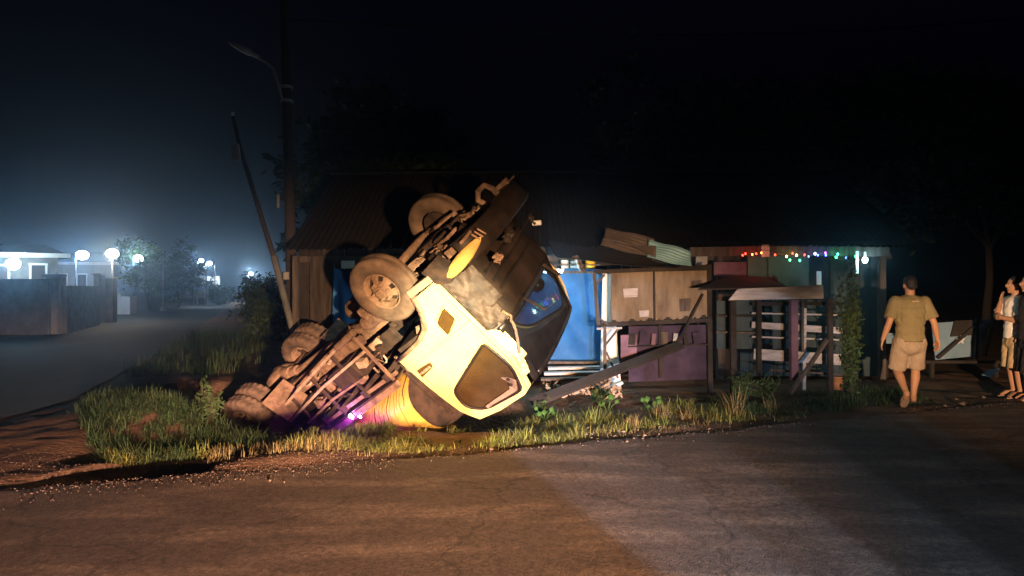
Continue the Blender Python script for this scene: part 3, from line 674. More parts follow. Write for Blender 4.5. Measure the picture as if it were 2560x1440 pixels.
# drive shaft, rear axle
part('drive_shaft', M['dust'], lambda m: (m.cyl((0, -.72, .58), (0, -1.7, .60), .045, n=12), m.cyl((0, -1.7, .60), (0, -2.0, .60), .075, n=12), m.cyl((0, -2.0, .60), (0, -3.25, .56), .05, n=12), m.cyl((0, -3.2, .56), (0, -3.38, .545), .085, .1, 14)))
mb = MB(); prof = [(-.62, .065), (-.34, .075), (-.26, .12), (-.19, .185), (-.09, .215), (.09, .215), (.19, .185), (.26, .12), (.34, .075), (.62, .065)]
mb.lathe(prof, (0, -WB - .17, .54), 24); ax = mb.build('rear_axle', M['dust'], truck)
mb = MB(); mb.cyl((0, -WB - .07, .54), (0, -WB + .12, .545), .18, .12, 20); mb.build('differential_nose', M['dust'], ax)
mb = MB(); pts = [(0, -WB - .02), ]
mb2 = MB(); mb2.lathe([(-.012, .218), (-.012, .232), (.012, .232), (.012, .218)], (0, -WB - .17, .54), 28, False, lambda k, j, x, r: (x + .05, r * (1.0 + .025 * (k % 2)))); mb2.build('cover_flange', M['dustdark'], ax)
# air tank, silencer
part('air_tank', M['dust'], lambda m: m.lathe([(-.30, 0), (-.29, .07), (-.25, .12), (-.18, .15), (.18, .15), (.25, .12), (.29, .07), (.30, 0)], (0, 0, 0), 22)).matrix_local = Matrix.Translation((.46, -1.75, .47)) @ Matrix.Rotation(R(90), 4, 'Z')
part('silencer', M['dust'], lambda m: (m.cyl((-.52, -.30, .60), (-.52, -.86, .60), .10, n=16), m.tube([(-.52, -.86, .60), (-.50, -1.05, .56), (-.40, -1.2, .55)], .032, 8)))
crumple('mud_clod', lambda u, v: ((-.50 + .12 * math.sin(u * 6.28), -.74 + .26 * v, .49 + .10 * math.cos(u * 6.28)), (0, 0, 1)), 9, 6, .03, M['dust'], 50)
# side frames: the long bars that run beside the tank bed
def bar(name, pts, wdt, hgt, m):
    mb = MB()
    for a, b in zip(pts[:-1], pts[1:]): mb.beam(a, b, wdt, hgt)
    return mb.build(name, m, truck)
M['dustpale'] = mat('dust_on_pale_paint', (.46, .36, .27), (.26, .19, .135), 9, .85, 0, .3, 40)
mb = MB(); mb.cyl((-.79, -.84, .545), (-.79, -1.25, .56), .045, n=16); mb.build('guard_tube', M['dust'], truck)
bar('side_guard_bar', [(-.80, -1.22, .560), (-.80, -2.27, .645), (-.80, -3.0, .715)], .028, .036, M['dustpale'])
bar('side_guard_bar', [(-.80, -.93, .805), (-.80, -2.0, .83), (-.80, -3.05, .92)], .026, .034, M['dustpale'])
bar('side_guard_bar', [(-.80, -1.28, 1.055), (-.80, -2.07, 1.035), (-.80, -2.80, 1.09)], .024, .030, M['dust'])
bar('bed_bearer', [(-.78, -.84, 1.245), (-.78, -2.0, 1.235), (-.78, -3.4, 1.25)], .04, .05, M['dust'])
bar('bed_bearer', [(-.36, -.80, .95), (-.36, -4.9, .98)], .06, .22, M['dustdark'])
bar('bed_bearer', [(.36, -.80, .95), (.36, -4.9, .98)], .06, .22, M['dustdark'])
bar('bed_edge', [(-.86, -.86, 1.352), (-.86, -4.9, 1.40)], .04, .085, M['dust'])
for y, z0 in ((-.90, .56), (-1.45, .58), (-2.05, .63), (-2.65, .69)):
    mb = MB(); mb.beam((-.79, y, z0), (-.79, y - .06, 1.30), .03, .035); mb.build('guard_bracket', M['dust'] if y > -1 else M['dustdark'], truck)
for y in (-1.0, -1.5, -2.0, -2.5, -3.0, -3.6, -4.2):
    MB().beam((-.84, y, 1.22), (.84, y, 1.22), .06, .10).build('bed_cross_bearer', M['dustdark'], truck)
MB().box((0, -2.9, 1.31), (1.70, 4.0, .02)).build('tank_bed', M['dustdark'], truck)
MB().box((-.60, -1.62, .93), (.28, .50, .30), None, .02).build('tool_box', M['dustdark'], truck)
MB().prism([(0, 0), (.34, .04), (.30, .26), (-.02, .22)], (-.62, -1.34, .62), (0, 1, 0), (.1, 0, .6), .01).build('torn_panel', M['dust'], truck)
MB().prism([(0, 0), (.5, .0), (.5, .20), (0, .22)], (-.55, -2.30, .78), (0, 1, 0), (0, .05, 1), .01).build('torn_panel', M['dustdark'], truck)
crumple('torn_cab_skirt', lambda u, v: ((-.80 + .12 * u, -.62 - .14 * u, 1.10 + .26 * v), (0, 1, .3)), 5, 7, .04, M['dustpale'], 61)
rg = random.Random(5)
for k in range(14):                                            # loose cables and struts in the frame
    a = V((-.78 + rg.uniform(0, .3), rg.uniform(-2.7, -.8), rg.uniform(.62, 1.2))); b = a + V((rg.uniform(0, .25), rg.uniform(-.45, -.12), rg.uniform(-.15, .2)))
    mb = MB(); mb.tube([a, a.lerp(b, .5) + V((rg.uniform(-.04, .04), 0, rg.uniform(-.05, .05))), b], rg.uniform(.008, .016), 5); mb.build('cable', M['dust'] if k % 3 else M['dustpale'], truck)
for k in range(6):
    y = -1.0 - .3 * k; MB().box((-.55 - .1 * (k % 2), y, .86 + .07 * (k % 3)), (.10, .13, .10), Matrix.Rotation(.4 * k, 3, 'X'), .01).build('bracket', M['dustpale'] if k < 2 else M['dust'], truck)
rg = random.Random(23); names_ = ('brake_pipe', 'clip', 'linkage_rod', 'bracket', 'valve_block', 'hose')
for k in range(70):                                            # the tangle of small parts between the rails
    y0 = rg.uniform(-2.9, -.75) if k < 46 else rg.uniform(-.1, 1.05); x0 = rg.uniform(-.72, .2); z0 = rg.uniform(.62, 1.22) if k < 46 else rg.uniform(.47, .72)
    m_k = M[rg.choice(('dustdark', 'black', 'dust', 'dust', 'dustpale'))]; nm = names_[k % 6]; mb = MB()
    if nm in ('brake_pipe', 'hose', 'linkage_rod'):
        a = V((x0, y0, z0)); b = a + V((rg.uniform(-.1, .25), rg.uniform(-.5, .1), rg.uniform(-.12, .16))); r_ = {'brake_pipe': .007, 'hose': .014, 'linkage_rod': .011}[nm]
        bow = 0 if nm == 'linkage_rod' else .07
        mb.tube([a, a.lerp(b, .3) + V((0, 0, rg.uniform(-bow, bow))), a.lerp(b, .7) + V((rg.uniform(-bow, bow), 0, rg.uniform(-bow, bow))), b], r_, 6)
    elif nm == 'valve_block': mb.cyl((x0, y0, z0), (x0, y0 - rg.uniform(.06, .14), z0 + .02), rg.uniform(.025, .05), n=10)
    else: mb.box((x0, y0, z0), (rg.uniform(.03, .09), rg.uniform(.04, .14), rg.uniform(.02, .08)), Matrix.Rotation(rg.uniform(-.6, .6), 3, 'X'), .006)
    mb.build(nm, m_k, truck)
# mud flaps in front of the rear wheels
for x in (-.73, .73):
    MB().box((x, -2.86, .66), (.50, .012, .42), Matrix.Rotation(R(-14), 3, 'X')).build('mud_flap', M['dust'], truck)
    mb = MB(); mb.grid(lambda u, v: (x - .27 + .54 * v, -WB - .17 + .5 * math.cos(.35 + 2.4 * u), .54 + .50 * math.sin(.35 + 2.4 * u)), 12, 2); mb.build('mudguard', M['dustdark'], truck, solid=.01)
# tank: rounded-box barrel on the bed
def sup(t, a, b, e=2.6):
    c, s = math.cos(t), math.sin(t); return (a * math.copysign(abs(c) ** (2 / e), c), b * math.copysign(abs(s) ** (2 / e), s))
mb = MB()
def tank_pt(u, v):
    y = -1.03 - 3.5 * v; t = u * 2 * math.pi; px_, pz_ = sup(t, .86, .47); e = 1.0
    return (px_ * e, y - .10 * (1 - v) * 0, 1.87 + pz_ * e)
mb.grid(tank_pt, 48, 20); ring = [tank_pt(i / 48, 0) for i in range(48)]
ring2 = [tank_pt(i / 48, 1) for i in range(48)]; mb.add(ring2, [tuple(range(48))])
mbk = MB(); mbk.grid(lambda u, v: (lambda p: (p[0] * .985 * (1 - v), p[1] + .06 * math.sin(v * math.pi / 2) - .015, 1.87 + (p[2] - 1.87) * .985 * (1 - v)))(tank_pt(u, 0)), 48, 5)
mbk.build('shaded_tank_end', M['dustdark'], truck)  # cab's shade on the tank end put into its dark colour
mbk = MB(); mbk.box((0, -.78, 1.62), (1.5, .03, .6)); mbk.beam((-.7, -.74, 1.2), (-.7, -.74, 2.1), .06, .06, (0, 1, 0)); mbk.beam((.7, -.74, 1.2), (.7, -.74, 2.1), .06, .06, (0, 1, 0)); mbk.build('headboard', M['dustdark'], truck)
tk = mb.build('tank', M['tank'], truck); tk['label'] = 'yellow tank barrel with black drips'
for k in range(13):                                            # black drips running down the barrel
    y = -1.12 - .068 * k - random.uniform(0, .03); mb = MB(); pts = []
    z_end = random.uniform(1.62, 2.0); n = 10; dy = random.uniform(-.10, -.02)
    for i in range(n + 1):
        z = 1.42 + (z_end - 1.42) * i / n; s_ = (z - 1.87) / .47; xw = .86 * (1 - abs(s_) ** 2.6) ** (1 / 2.6)
        wv = (.006 + .008 * ((k * 7) % 5 == 0)) * (1 - .6 * i / n); yy = y + dy * i / n + .012 * math.sin(i * 1.1 + k)
        pts += [(-xw - .003, yy - wv, z), (-xw - .003, yy + wv, z)]
    mb.add(pts, [(2 * i, 2 * i + 1, 2 * i + 3, 2 * i + 2) for i in range(n)]); mb.build('oil_drip', M['drip'], tk)
# violet marker lamps under the bed edge
M['violet'] = emission('violet_lamp', (.80, .30, 1.0), 200)
for (y, z, r_) in ((-1.90, 1.33, .034), (-1.78, 1.40, .020)):
    mb = MB(); mb.cyl((-.89, y, z), (-.92, y, z), r_, n=12); ml = mb.build('marker_lamp', M['violet'], truck)
    mb = MB(); mb.lathe([(-.885, r_ * 1.3), (-.91, r_ * 1.3), (-.91, r_), (-.885, r_)], (0, y, z), 12); mb.build('lamp_ring', M['black'], ml)
pl = point('violet_marker_glow', (0, 0, 0), 11, (.68, .06, 1.0), .03); pl.location = TR @ V((-1.06, -1.90, 1.33))

# ---------------------------------------------------------------- the house behind the truck
HY = 13.0
house = empty('wooden_house', (1.2, HY, 0), label='low wooden house with zinc roof and fairy lights behind the truck', cat='house')
def hpart(mb, name, m, solid=0):
    o = mb.build(name, m, house, solid); o.location = -house.location; return o
rg = random.Random(11)
x = -3.75; k = 0
plank_first = {}
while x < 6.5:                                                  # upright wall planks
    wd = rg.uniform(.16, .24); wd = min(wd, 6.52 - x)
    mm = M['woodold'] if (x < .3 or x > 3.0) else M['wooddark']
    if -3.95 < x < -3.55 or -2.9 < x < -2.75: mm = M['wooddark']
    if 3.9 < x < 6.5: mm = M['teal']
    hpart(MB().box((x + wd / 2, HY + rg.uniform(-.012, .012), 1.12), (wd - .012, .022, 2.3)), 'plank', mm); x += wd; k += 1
for (x0, x1) in ((-3.75, 6.6),):
    hpart(MB().beam((x0, HY - .10, 2.02), (x1, HY - .10, 2.07), .09, .10), 'eave_beam', M['wood'])
hpart(MB().box((1.2, HY + .9, .10), (10.4, 1.7, .2)), 'floor', M['wooddark'])
# corrugated roof: sheets laid side by side, eave at front, ridge behind
def corr(u0, u1, z_amp, fn, nper, nv=3):
    mb = MB(); n = nper * 6
    mb.grid(lambda u, v: fn(u, v, z_amp * math.sin(u * nper * 2 * math.pi)), n, nv); return mb
for k in range(11):
    x0 = -3.78 + k * .96
    dz = rg.uniform(-.02, .02)
    mb = corr(0, 1, .014, lambda u, v, w_: (x0 + 1.04 * u, 12.35 + 3.4 * v, 2.16 + dz + 1.75 * v + w_ + .006 * k), 10)
    hpart(mb, 'roof_sheet', M['zincdark'])
for k in range(11):
    x0 = -3.78 + k * .96; mb = corr(0, 1, .014, lambda u, v, w_: (x0 + 1.04 * u, 15.75 + 3.4 * v, 3.91 - 1.75 * v + w_ + .006 * k), 10); hpart(mb, 'roof_sheet', M['zincdark'])
hpart(MB().beam((-3.85, 15.75, 3.96), (6.8, 15.75, 3.99), .3, .03), 'ridge_cap', M['zincdark'])
for px_ in (740, 1800, 2205):
    p = at(px_, 640, 12.6); hpart(MB().box((p.x, 12.6, 1.02), (.10, .10, 2.1)), 'veranda_post', M['wood'])
# front fascia on the right, in two lengths
a = at(1725, 606, 11.9); b = at(1912, 608, 11.9); c = at(2222, 612, 11.9)
hpart(MB().beam((a.x, 11.9, 2.10), (b.x, 11.9, 2.12), .03, .15), 'fascia_board', M['wood'])
hpart(MB().beam((b.x + .02, 11.88, 2.12), (c.x, 11.88, 2.10), .03, .15), 'fascia_board', M['wood'])
hpart(MB().box((b.x, 11.86, 2.12), (.12, .03, .20)), 'fascia_joint', M['white'])
for k in range(5):
    x0 = 2.75 + k * .72; mb = corr(0, 1, .012, lambda u, v, w_: (x0 + .76 * u, 11.82 + .75 * v, 2.20 + .10 * v + w_ + .004 * k), 8, 2); hpart(mb, 'porch_roof_sheet', M['zincdark'])
# green and pale panels of the upper wall at right
def wall_panel(x0, y0, x1, y1, Y, m, name='wall_panel', th=.03):
    p = at(x0, y0, Y); q = at(x1, y1, Y)
    return hpart(MB().box(((p.x + q.x) / 2, Y, (p.z + q.z) / 2), (abs(q.x - p.x), th, abs(p.z - q.z))), name, m)
wall_panel(1870, 640, 1918, 716, 12.2, M['green']); wall_panel(1921, 640, 2022, 716, 12.18, M['green'])
wall_panel(1785, 655, 1866, 690, 12.25, M['pinkwall']); wall_panel(1740, 632, 1768, 662, 12.3, M['grey'])
wall_panel(2042, 678, 2053, 712, 12.0, M['white'], 'white_batten')
wall_panel(2140, 628, 2146, 684, 11.8, M['white'], 'lamp_post_batten')
wall_panel(853, 652, 886, 671, 12.75, M['white'], 'paper_notice')
wall_panel(775, 640, 822, 800, 12.86, M['woodold'], 'pale_wall_board')
# shelf with white tubs above the tarpaulin
wall_panel(1385, 678, 1500, 684, 12.45, M['wood'], 'shelf', .30)
wall_panel(1385, 661, 1500, 664, 12.3, M['wood'], 'shelf_rail', .03)
def tub(name, px0, px1, top_, bot_, Y, m, label, cat, grp=None):
    p = at(px0, top_, Y); q = at(px1, bot_, Y); r_ = (q.x - p.x) / 2; h = p.z - q.z
    mb = MB(); n = 20; prof = [(0, 0), (r_ * .88, 0), (r_ * .95, h * .5), (r_ * .98, h * .9), (r_ * 1.03, h * .9), (r_ * 1.03, h), (r_ * .93, h), (0, h * .98)]
    vs = [(rr * math.cos(2 * math.pi * i / n), rr * math.sin(2 * math.pi * i / n), z) for rr, z in prof for i in range(n)]
    mb.add(vs, [(j * n + i, j * n + (i + 1) % n, (j + 1) * n + (i + 1) % n, (j + 1) * n + i) for j in range(len(prof) - 1) for i in range(n)], True)
    o = mb.build(name, m); o.location = ((p.x + q.x) / 2, Y, q.z); return tag(o, label, cat, grp)
tub('plastic_bucket', 1464, 1489, 652, 678, 12.45, M['yellowplastic'], 'small yellow plastic bucket on the shelf above the blue tarpaulin', 'bucket')
tub('plastic_tub', 1402, 1422, 650, 678, 12.45, M['white'], 'white plastic tub on the shelf, nearest the truck cab', 'tub')
tub('plastic_tub', 1425, 1450, 654, 678, 12.45, M['white'], 'white plastic tub on the shelf, between the other tub and the yellow bucket', 'tub')

# blue tarpaulins hung on the house front
def tarp(x0, x1, z0, z1, Y, seed, label):
    rg = random.Random(seed); ph = [rg.uniform(0, 6) for _ in range(6)]
    mb = MB()
    def fn(u, v):
        x_ = x0 + (x1 - x0) * u; z_ = z0 + (z1 - z0) * v - .025 * math.sin(u * 9 + ph[4]) * (1 - v) - .03 * math.sin(math.pi * u * 2) * v
        d = .05 * math.sin(u * 7 + 3 * v + ph[0]) + .03 * math.sin(u * 19 - 5 * v + ph[1]) * v + .05 * math.sin((u + .8 * v) * 11 + ph[2]) * (1 - v) + .015 * math.sin(31 * u + 9 * v)
        return (x_, Y + d, z_)
    mb.grid(fn, 48, 30); o = mb.build('tarpaulin', M['tarp'], None, .006); return tag(o, label, 'tarpaulin')
tarp(-.55, 1.58, .27, 1.82, 12.35, 3, 'bright blue tarpaulin hanging beside the plywood stall, lit by the cool lamp')
tarp(-3.08, -1.9, .1, 1.86, 12.72, 5, 'dim blue tarpaulin on the house wall behind the front wheels')

# fluorescent lamp under the eave, between truck and tarpaulin
M['tube'] = emission('fluorescent_tube', (.80, .97, 1.0), 25)
fl = empty('fluorescent_lamp', (.50, 11.45, 1.76), label='cool white fluorescent lamp under the eave behind the truck cab', cat='lamp')
MB().box((0, 0, .045), (.62, .07, .03), None, .006).build('lamp_housing', M['white'], fl)
MB().cyl((-.28, 0, .01), (.28, 0, .01), .015, n=10).build('tube', M['tube'], fl)
MB().cyl((0, 0, .06), (0, .6, .36), .008, n=6).build('lamp_bracket', M['grey'], fl)
point('fluorescent_light', (.55, 11.42, 1.72), 84, (.62, .93, 1.0), .08)

# bent roof sheets torn loose by the crash
def bent_sheet(name, p00, p10, p11, p01, curl, m, label, nper=7, amp=.012, grp='torn roof sheets'):
    p00, p10, p11, p01 = map(V, (p00, p10, p11, p01)); nn = (p10 - p00).cross(p01 - p00).normalized()
    mb = MB()
    mb.grid(lambda u, v: p00 * (1 - u) * (1 - v) + p10 * u * (1 - v) + p11 * u * v + p01 * (1 - u) * v + nn * (curl * math.sin(v * math.pi * .8) + amp * math.sin(v * nper * 2 * math.pi) + .015 * math.sin(u * 7 + v * 4)), 20, nper * 6)
    return tag(mb.build(name, m, None, .004), label, 'roof sheet', grp)
bent_sheet('roof_sheet', at(1505, 600, 11.6), at(1640, 618, 11.3), at(1640, 640, 11.0), at(1515, 592, 11.9), .0, M['zinc'], 'small dull strip of torn zinc sheet under the big dark one')
bent_sheet('roof_sheet', at(1515, 568, 12.0), at(1636, 596, 11.5), at(1622, 640, 11.2), at(1500, 612, 11.7), .03, M['zinc'], 'brownish zinc roof sheet bent down over the stall, left of the pale blue one')
bent_sheet('roof_sheet', at(1622, 597, 11.4), at(1728, 628, 11.2), at(1730, 664, 10.95), at(1618, 640, 11.1), .05, M['zinccyan'], 'zinc roof sheet coloured pale blue for lamp light, with a torn end above the plywood')
bent_sheet('roof_sheet', at(1370, 600, 12.2), at(1620, 640, 11.6), at(1700, 664, 11.0), at(1400, 640, 11.3), .08, M['zincdark'], 'long dark zinc sheet sagging over the blue tarpaulin')
bent_sheet('roof_sheet', at(1430, 640, 11.4), at(1446, 638, 11.4), at(1466, 676, 11.3), at(1452, 680, 11.3), .01, M['zinc'], 'narrow scrap of zinc dangling in front of the shelf', 3)

# plywood stall with frame
stall = empty('market_stall', (2.2, 11.3, 0), label='wooden roadside stall with stained plywood front and dark counter', cat='stall')
def spart(mb, name, m, solid=0):
    o = mb.build(name, m, stall, solid); o.location = -stall.location; return o
def quad_board(pts, th):
    pts = [V(p) for p in pts]; n = (pts[1] - pts[0]).cross(pts[3] - pts[0]).normalized() * th
    mb = MB(); vs = pts + [p + n for p in pts]; mb.add(vs, [(0, 1, 2, 3), (7, 6, 5, 4), (0, 4, 5, 1), (1, 5, 6, 2), (2, 6, 7, 3), (3, 7, 4, 0)]); return mb
SY = 11.3
ply = lambda x0, yt0, x1, yt1, yb1, yb0, Y=SY: quad_board([at(x0, yb0, Y), at(x1, yb1, Y), at(x1, yt1, Y), at(x0, yt0, Y)], -.015)
spart(ply(1527, 682, 1634, 679, 797, 805), 'plywood_sheet', M['ply'])
spart(ply(1637, 679, 1770, 676, 792, 798, SY + .01), 'plywood_sheet', M['ply'])
spart(MB().beam(at(1635, 676, SY - .03), at(1637, 806, SY - .03), .035, .025), 'batten', M['wooddark'])
spart(MB().beam(at(1483, 680, SY - .06), at(1778, 668, SY - .06), .05, .06), 'top_rail', M['wooddark'])
spart(MB().beam(at(1492, 812, SY - .06), at(1775, 800, SY - .06), .05, .06), 'counter_rail', M['wooddark'])
spart(MB().beam(at(1485, 682, SY - .1), at(1496, 812, SY - .1), .05, .06, (0, 1, 0)), 'post', M['wood'])
spart(MB().beam(at(1512, 815, SY - .12), at(1513, 985, SY - .12), .045, .05, (0, 1, 0)), 'post', M['wood'])
spart(MB().beam(at(1490, 712, SY - .1), at(1512, 686, SY - .1), .03, .03), 'brace', M['wood'])
spart(MB().beam(at(1498, 795, SY - .1), at(1520, 812, SY - .1), .03, .03), 'brace', M['wood'])
spart(MB().beam(at(1514, 862, SY - .1), at(1546, 822, SY - .1), .03, .03), 'brace', M['wood'])
spart(MB().beam(at(1516, 880, SY - .1), at(1545, 945, SY - .1), .03, .03), 'brace', M['wood'])
spart(MB().beam(at(1492, 822, SY - .12), at(1555, 820, SY - .12), .03, .03), 'short_rail', M['woodwhite'])
spart(ply(1572, 816, 1772, 812, 948, 955, SY + .12), 'counter_front', M['purple'])
spart(ply(1552, 838, 1592, 836, 918, 905, SY + .02), 'pink_board', M['pinkwall'])
spart(MB().beam(at(1650, 812, SY + .06), at(1652, 945, SY + .06), .05, .04, (0, 1, 0)), 'post', M['wooddark'])
spart(MB().beam(at(1772, 660, SY + .02), at(1776, 985, SY + .02), .07, .07, (0, 1, 0)), 'post', M['wooddark'])
spart(MB().beam(at(1757, 735, SY - .04), at(1690, 870, SY - .2), .03, .03), 'brace', M['wooddark'])
for (x0, y0, w_, h_, m_k) in ((1560, 720, 34, 24, 'woodwhite'), (1700, 745, 26, 34, 'wood'), (1600, 775, 22, 18, 'grey'), (1730, 700, 24, 16, 'wood')):      # faded paper and patches
    spart(quad_board([at(x0, y0 + h_, SY - .012), at(x0 + w_, y0 + h_ - 2, SY - .010), at(x0 + w_ + 1, y0, SY - .012), at(x0 - 2, y0 + 2, SY - .010)], -.003), 'torn_paper', M[m_k])
rgs = random.Random(3)
for k in range(16):                                             # splintered lower edge of the plywood
    x0 = 1530 + 15 * k; y0 = 806 - (x0 - 1527) * .055
    spart(quad_board([at(x0 + rgs.uniform(-2, 2), y0 + rgs.uniform(3, 14), SY - .02), at(x0 + 9, y0 + rgs.uniform(0, 6), SY - .018), at(x0 + 11, y0 - 6, SY - .016), at(x0, y0 - 6, SY - .018)], -.006), 'splinter', M['ply' if k % 3 else 'wooddark'])
for k in range(7):                                              # things stored on the counter
    x0 = 1580 + 27 * k; h_ = rgs.uniform(16, 34); w_ = rgs.uniform(9, 18); p_ = at(x0, 862, SY + .02)
    spart(MB().box((p_.x, SY + .03, p_.z + h_ / F_PX * SY / 2), (w_ / F_PX * SY, .06, h_ / F_PX * SY), Matrix.Rotation(rgs.uniform(-.15, .15), 3, 'Y'), .006), 'packet', M[('wooddark', 'purple', 'pinkwall', 'wood', 'grey')[k % 5]])
spart(MB().beam(at(1570, 866, SY + .03), at(1770, 860, SY + .03), .14, .02), 'counter_shelf', M['wooddark'])
wb = quad_board([at(1498, 1005, 11.75), at(1556, 1000, 11.75), at(1530, 684, 11.75), at(1507, 684, 11.75)], -.012).build('white_board', M['white'])
tag(wb, 'tall white board between the blue tarpaulin and the plywood, brightly lit', 'board')
# shelter with slatted sides right of the stall
shel = empty('fence_shelter', (4.0, 10.6, 0), label='small slatted timber shelter with a white fascia plank by the road', cat='shelter')
KY = 10.6
def kpart(mb, name, m, solid=0):
    o = mb.build(name, m, shel, solid); o.location = -shel.location; return o
def kboard(x0, y0, x1, y1, Y, wpx, m, name):
    p = at(x0, y0, Y); q = at(x1, y1, Y); h = wpx / F_PX * Y
    return kpart(MB().beam(p, q, .022, h, (0, 0, 1)), name, m)
p = [at(1745, 724, KY - .1), at(1815, 690, KY + .9), at(1930, 694, KY + .9), at(1965, 716, KY + .1), at(1830, 722, KY - .1)]
mb = MB(); mb.add([p[0], p[1], p[2], p[3], p[4]], [(0, 1, 2, 3, 4)]); kpart(mb, 'roof_sheet', M['wooddark'], .02)
kpart(quad_board([at(1934, 697, KY + .7), at(1950, 712, KY + .3), at(1944, 694, KY + .75), at(1932, 690, KY + .85)], .02), 'roof_flap', M['wooddark'])
kpart(quad_board([at(1822, 750, KY - .25), at(2060, 746, KY - .25), at(2058, 713, KY - .2), at(1845, 722, KY - .2)], -.022), 'fascia_plank', M['woodwhite'])
def kpost(x0, y0, x1, y1, Y, w_, m):
    kpart(MB().beam(at(x0, y0, Y), at(x1, y1, Y), w_, w_, (0, 1, 0)), 'post', m)
kpost(1984, 750, 1985, 950, KY - .2, .095, M['pinkwall']); kpost(2075, 745, 2076, 985, KY - .1, .07, M['wooddark']); kpost(1832, 745, 1834, 990, KY + .1, .08, M['wooddark']); kpost(1898, 745, 1898, 940, KY + .2, .06, M['wooddark'])  # pinkish first post: purple light put into its colour
kpost(2007, 750, 2007, 880, KY + .15, .03, M['wood']); kpost(2012, 770, 2010, 975, KY + .45, .045, M['woodwhite'])
for (x0, y0, x1, y1, Y, wpx, m) in ((1880, 760, 2112, 758, KY + .3, 9, M['wooddark']), (1880, 783, 2112, 788, KY + .3, 4, M['woodwhite']), (1880, 812, 2112, 827, KY + .32, 16, M['woodwhite']), (1880, 842, 2112, 850, KY + .3, 4, M['woodwhite']), (1885, 885, 2112, 900, KY + .3, 27, M['woodwhite']), (1790, 830, 1890, 832, KY + .3, 4, M['wood']), (1790, 790, 1890, 790, KY + .3, 5, M['wooddark']), (1925, 925, 2110, 937, KY + .2, 5, M['wood'])):
    kboard(x0, y0, x1, y1, Y, wpx, m, 'slat')
for (x0, x1, m) in ((1792, 1825, M['teal']), (1840, 1880, M['teal']), (1932, 1977, M['teal'])):
    p = at(x0, 752, KY + .5); q = at(x1, 872, KY + .5); kpart(MB().box(((p.x + q.x) / 2, KY + .5, (p.z + q.z) / 2), (q.x - p.x, .02, p.z - q.z)), 'back_board', m)
mb = MB(); mb.beam(at(2068, 850, KY - .35), at(1976, 984, KY - .6), .045, .045); tag(mb.build('timber_prop', M['wood']), 'slanting timber prop leaning against the slatted shelter', 'prop')

# fairy lights under the eave
fy = empty('string_light', (4.5, 11.75, 2.0), label='string of small coloured fairy lights under the eave at right', cat='fairy lights')
BC = dict(r=(1, .04, .02), o=(1, .28, .05), y=(1, .75, .25), g=(.05, 1, .25), b=(.08, .15, 1), m=(.8, .1, .8), w=(.9, .85, 1.0), c=(.1, .75, 1))
BM = {k: emission('fairy_bulb_' + k, v, 14) for k, v in BC.items()}
bulbs = [(1857, 638, 'r'), (1864, 634, 'r'), (1881, 636, 'o'), (1891, 634, 'r'), (1904, 632, 'o'), (1938, 637, 'r'), (1967, 641, 'y'), (1975, 650, 'g'), (1982, 633, 'r'), (1992, 638, 'y'), (2000, 651, 'g'), (2012, 637, 'r'), (2022, 641, 'b'), (2038, 634, 'w'), (2045, 638, 'b'), (2064, 632, 'm'), (2065, 638, 'b'), (2091, 643, 'g'), (2095, 635, 'c'), (2116, 644, 'b'), (2140, 641, 'g')]
wire = []
for (bx, by, c_) in bulbs:
    q = at(bx, by, 11.75) - V(fy.location); wire.append(q + V((0, 0, .045 + .02 * math.sin(bx))))
    mb = MB(); r_ = .017 if c_ in 'ygw' else .014
    vs = [(0, 0, -1.3)] + [(math.cos(t) * s_, math.sin(t) * s_, z) for z, s_ in ((-.8, .7), (0, 1), (.8, .6)) for t in [k * math.pi / 4 for k in range(8)]] + [(0, 0, 1.2)]
    fs = [(0, 1 + (i + 1) % 8, 1 + i) for i in range(8)] + [(1 + j * 8 + i, 1 + j * 8 + (i + 1) % 8, 9 + j * 8 + (i + 1) % 8, 9 + j * 8 + i) for j in range(2) for i in range(8)] + [(17 + i, 17 + (i + 1) % 8, 25) for i in range(8)]
    mb.add([q + V(p) * r_ for p in vs], fs, True); mb.build('bulb', BM[c_], fy)
MB().tube(wire, .004, 5).build('wire', M['black'], fy)
for (bx, c_, e_) in ((1885, 'r', 2.0), (1985, 'y', 1.6), (2055, 'b', 2.2), (2110, 'g', 2.2)):
    p = at(bx, 646, 11.7); point('fairy_glow', p, e_, BC[c_], .05)
pb = at(2163, 650, 11.75)
pbl = empty('porch_bulb', pb, label='bright cyan white porch bulb at the right end of the fairy lights', cat='bulb')
mb = MB(); mb.grid(lambda u, v: (.04 * math.sin(math.pi * v) * math.cos(2 * math.pi * u), .04 * math.sin(math.pi * v) * math.sin(2 * math.pi * u), .05 * math.cos(math.pi * v)), 14, 10)
mb.build('globe', emission('porch_globe', (.55, .95, 1.0), 40), pbl)
MB().cyl((0, 0, .045), (0, 0, .13), .018, n=10).build('socket', M['white'], pbl)
point('porch_light', pb + V((0, -.06, -.02)), 9, (.5, .9, 1.0), .04)

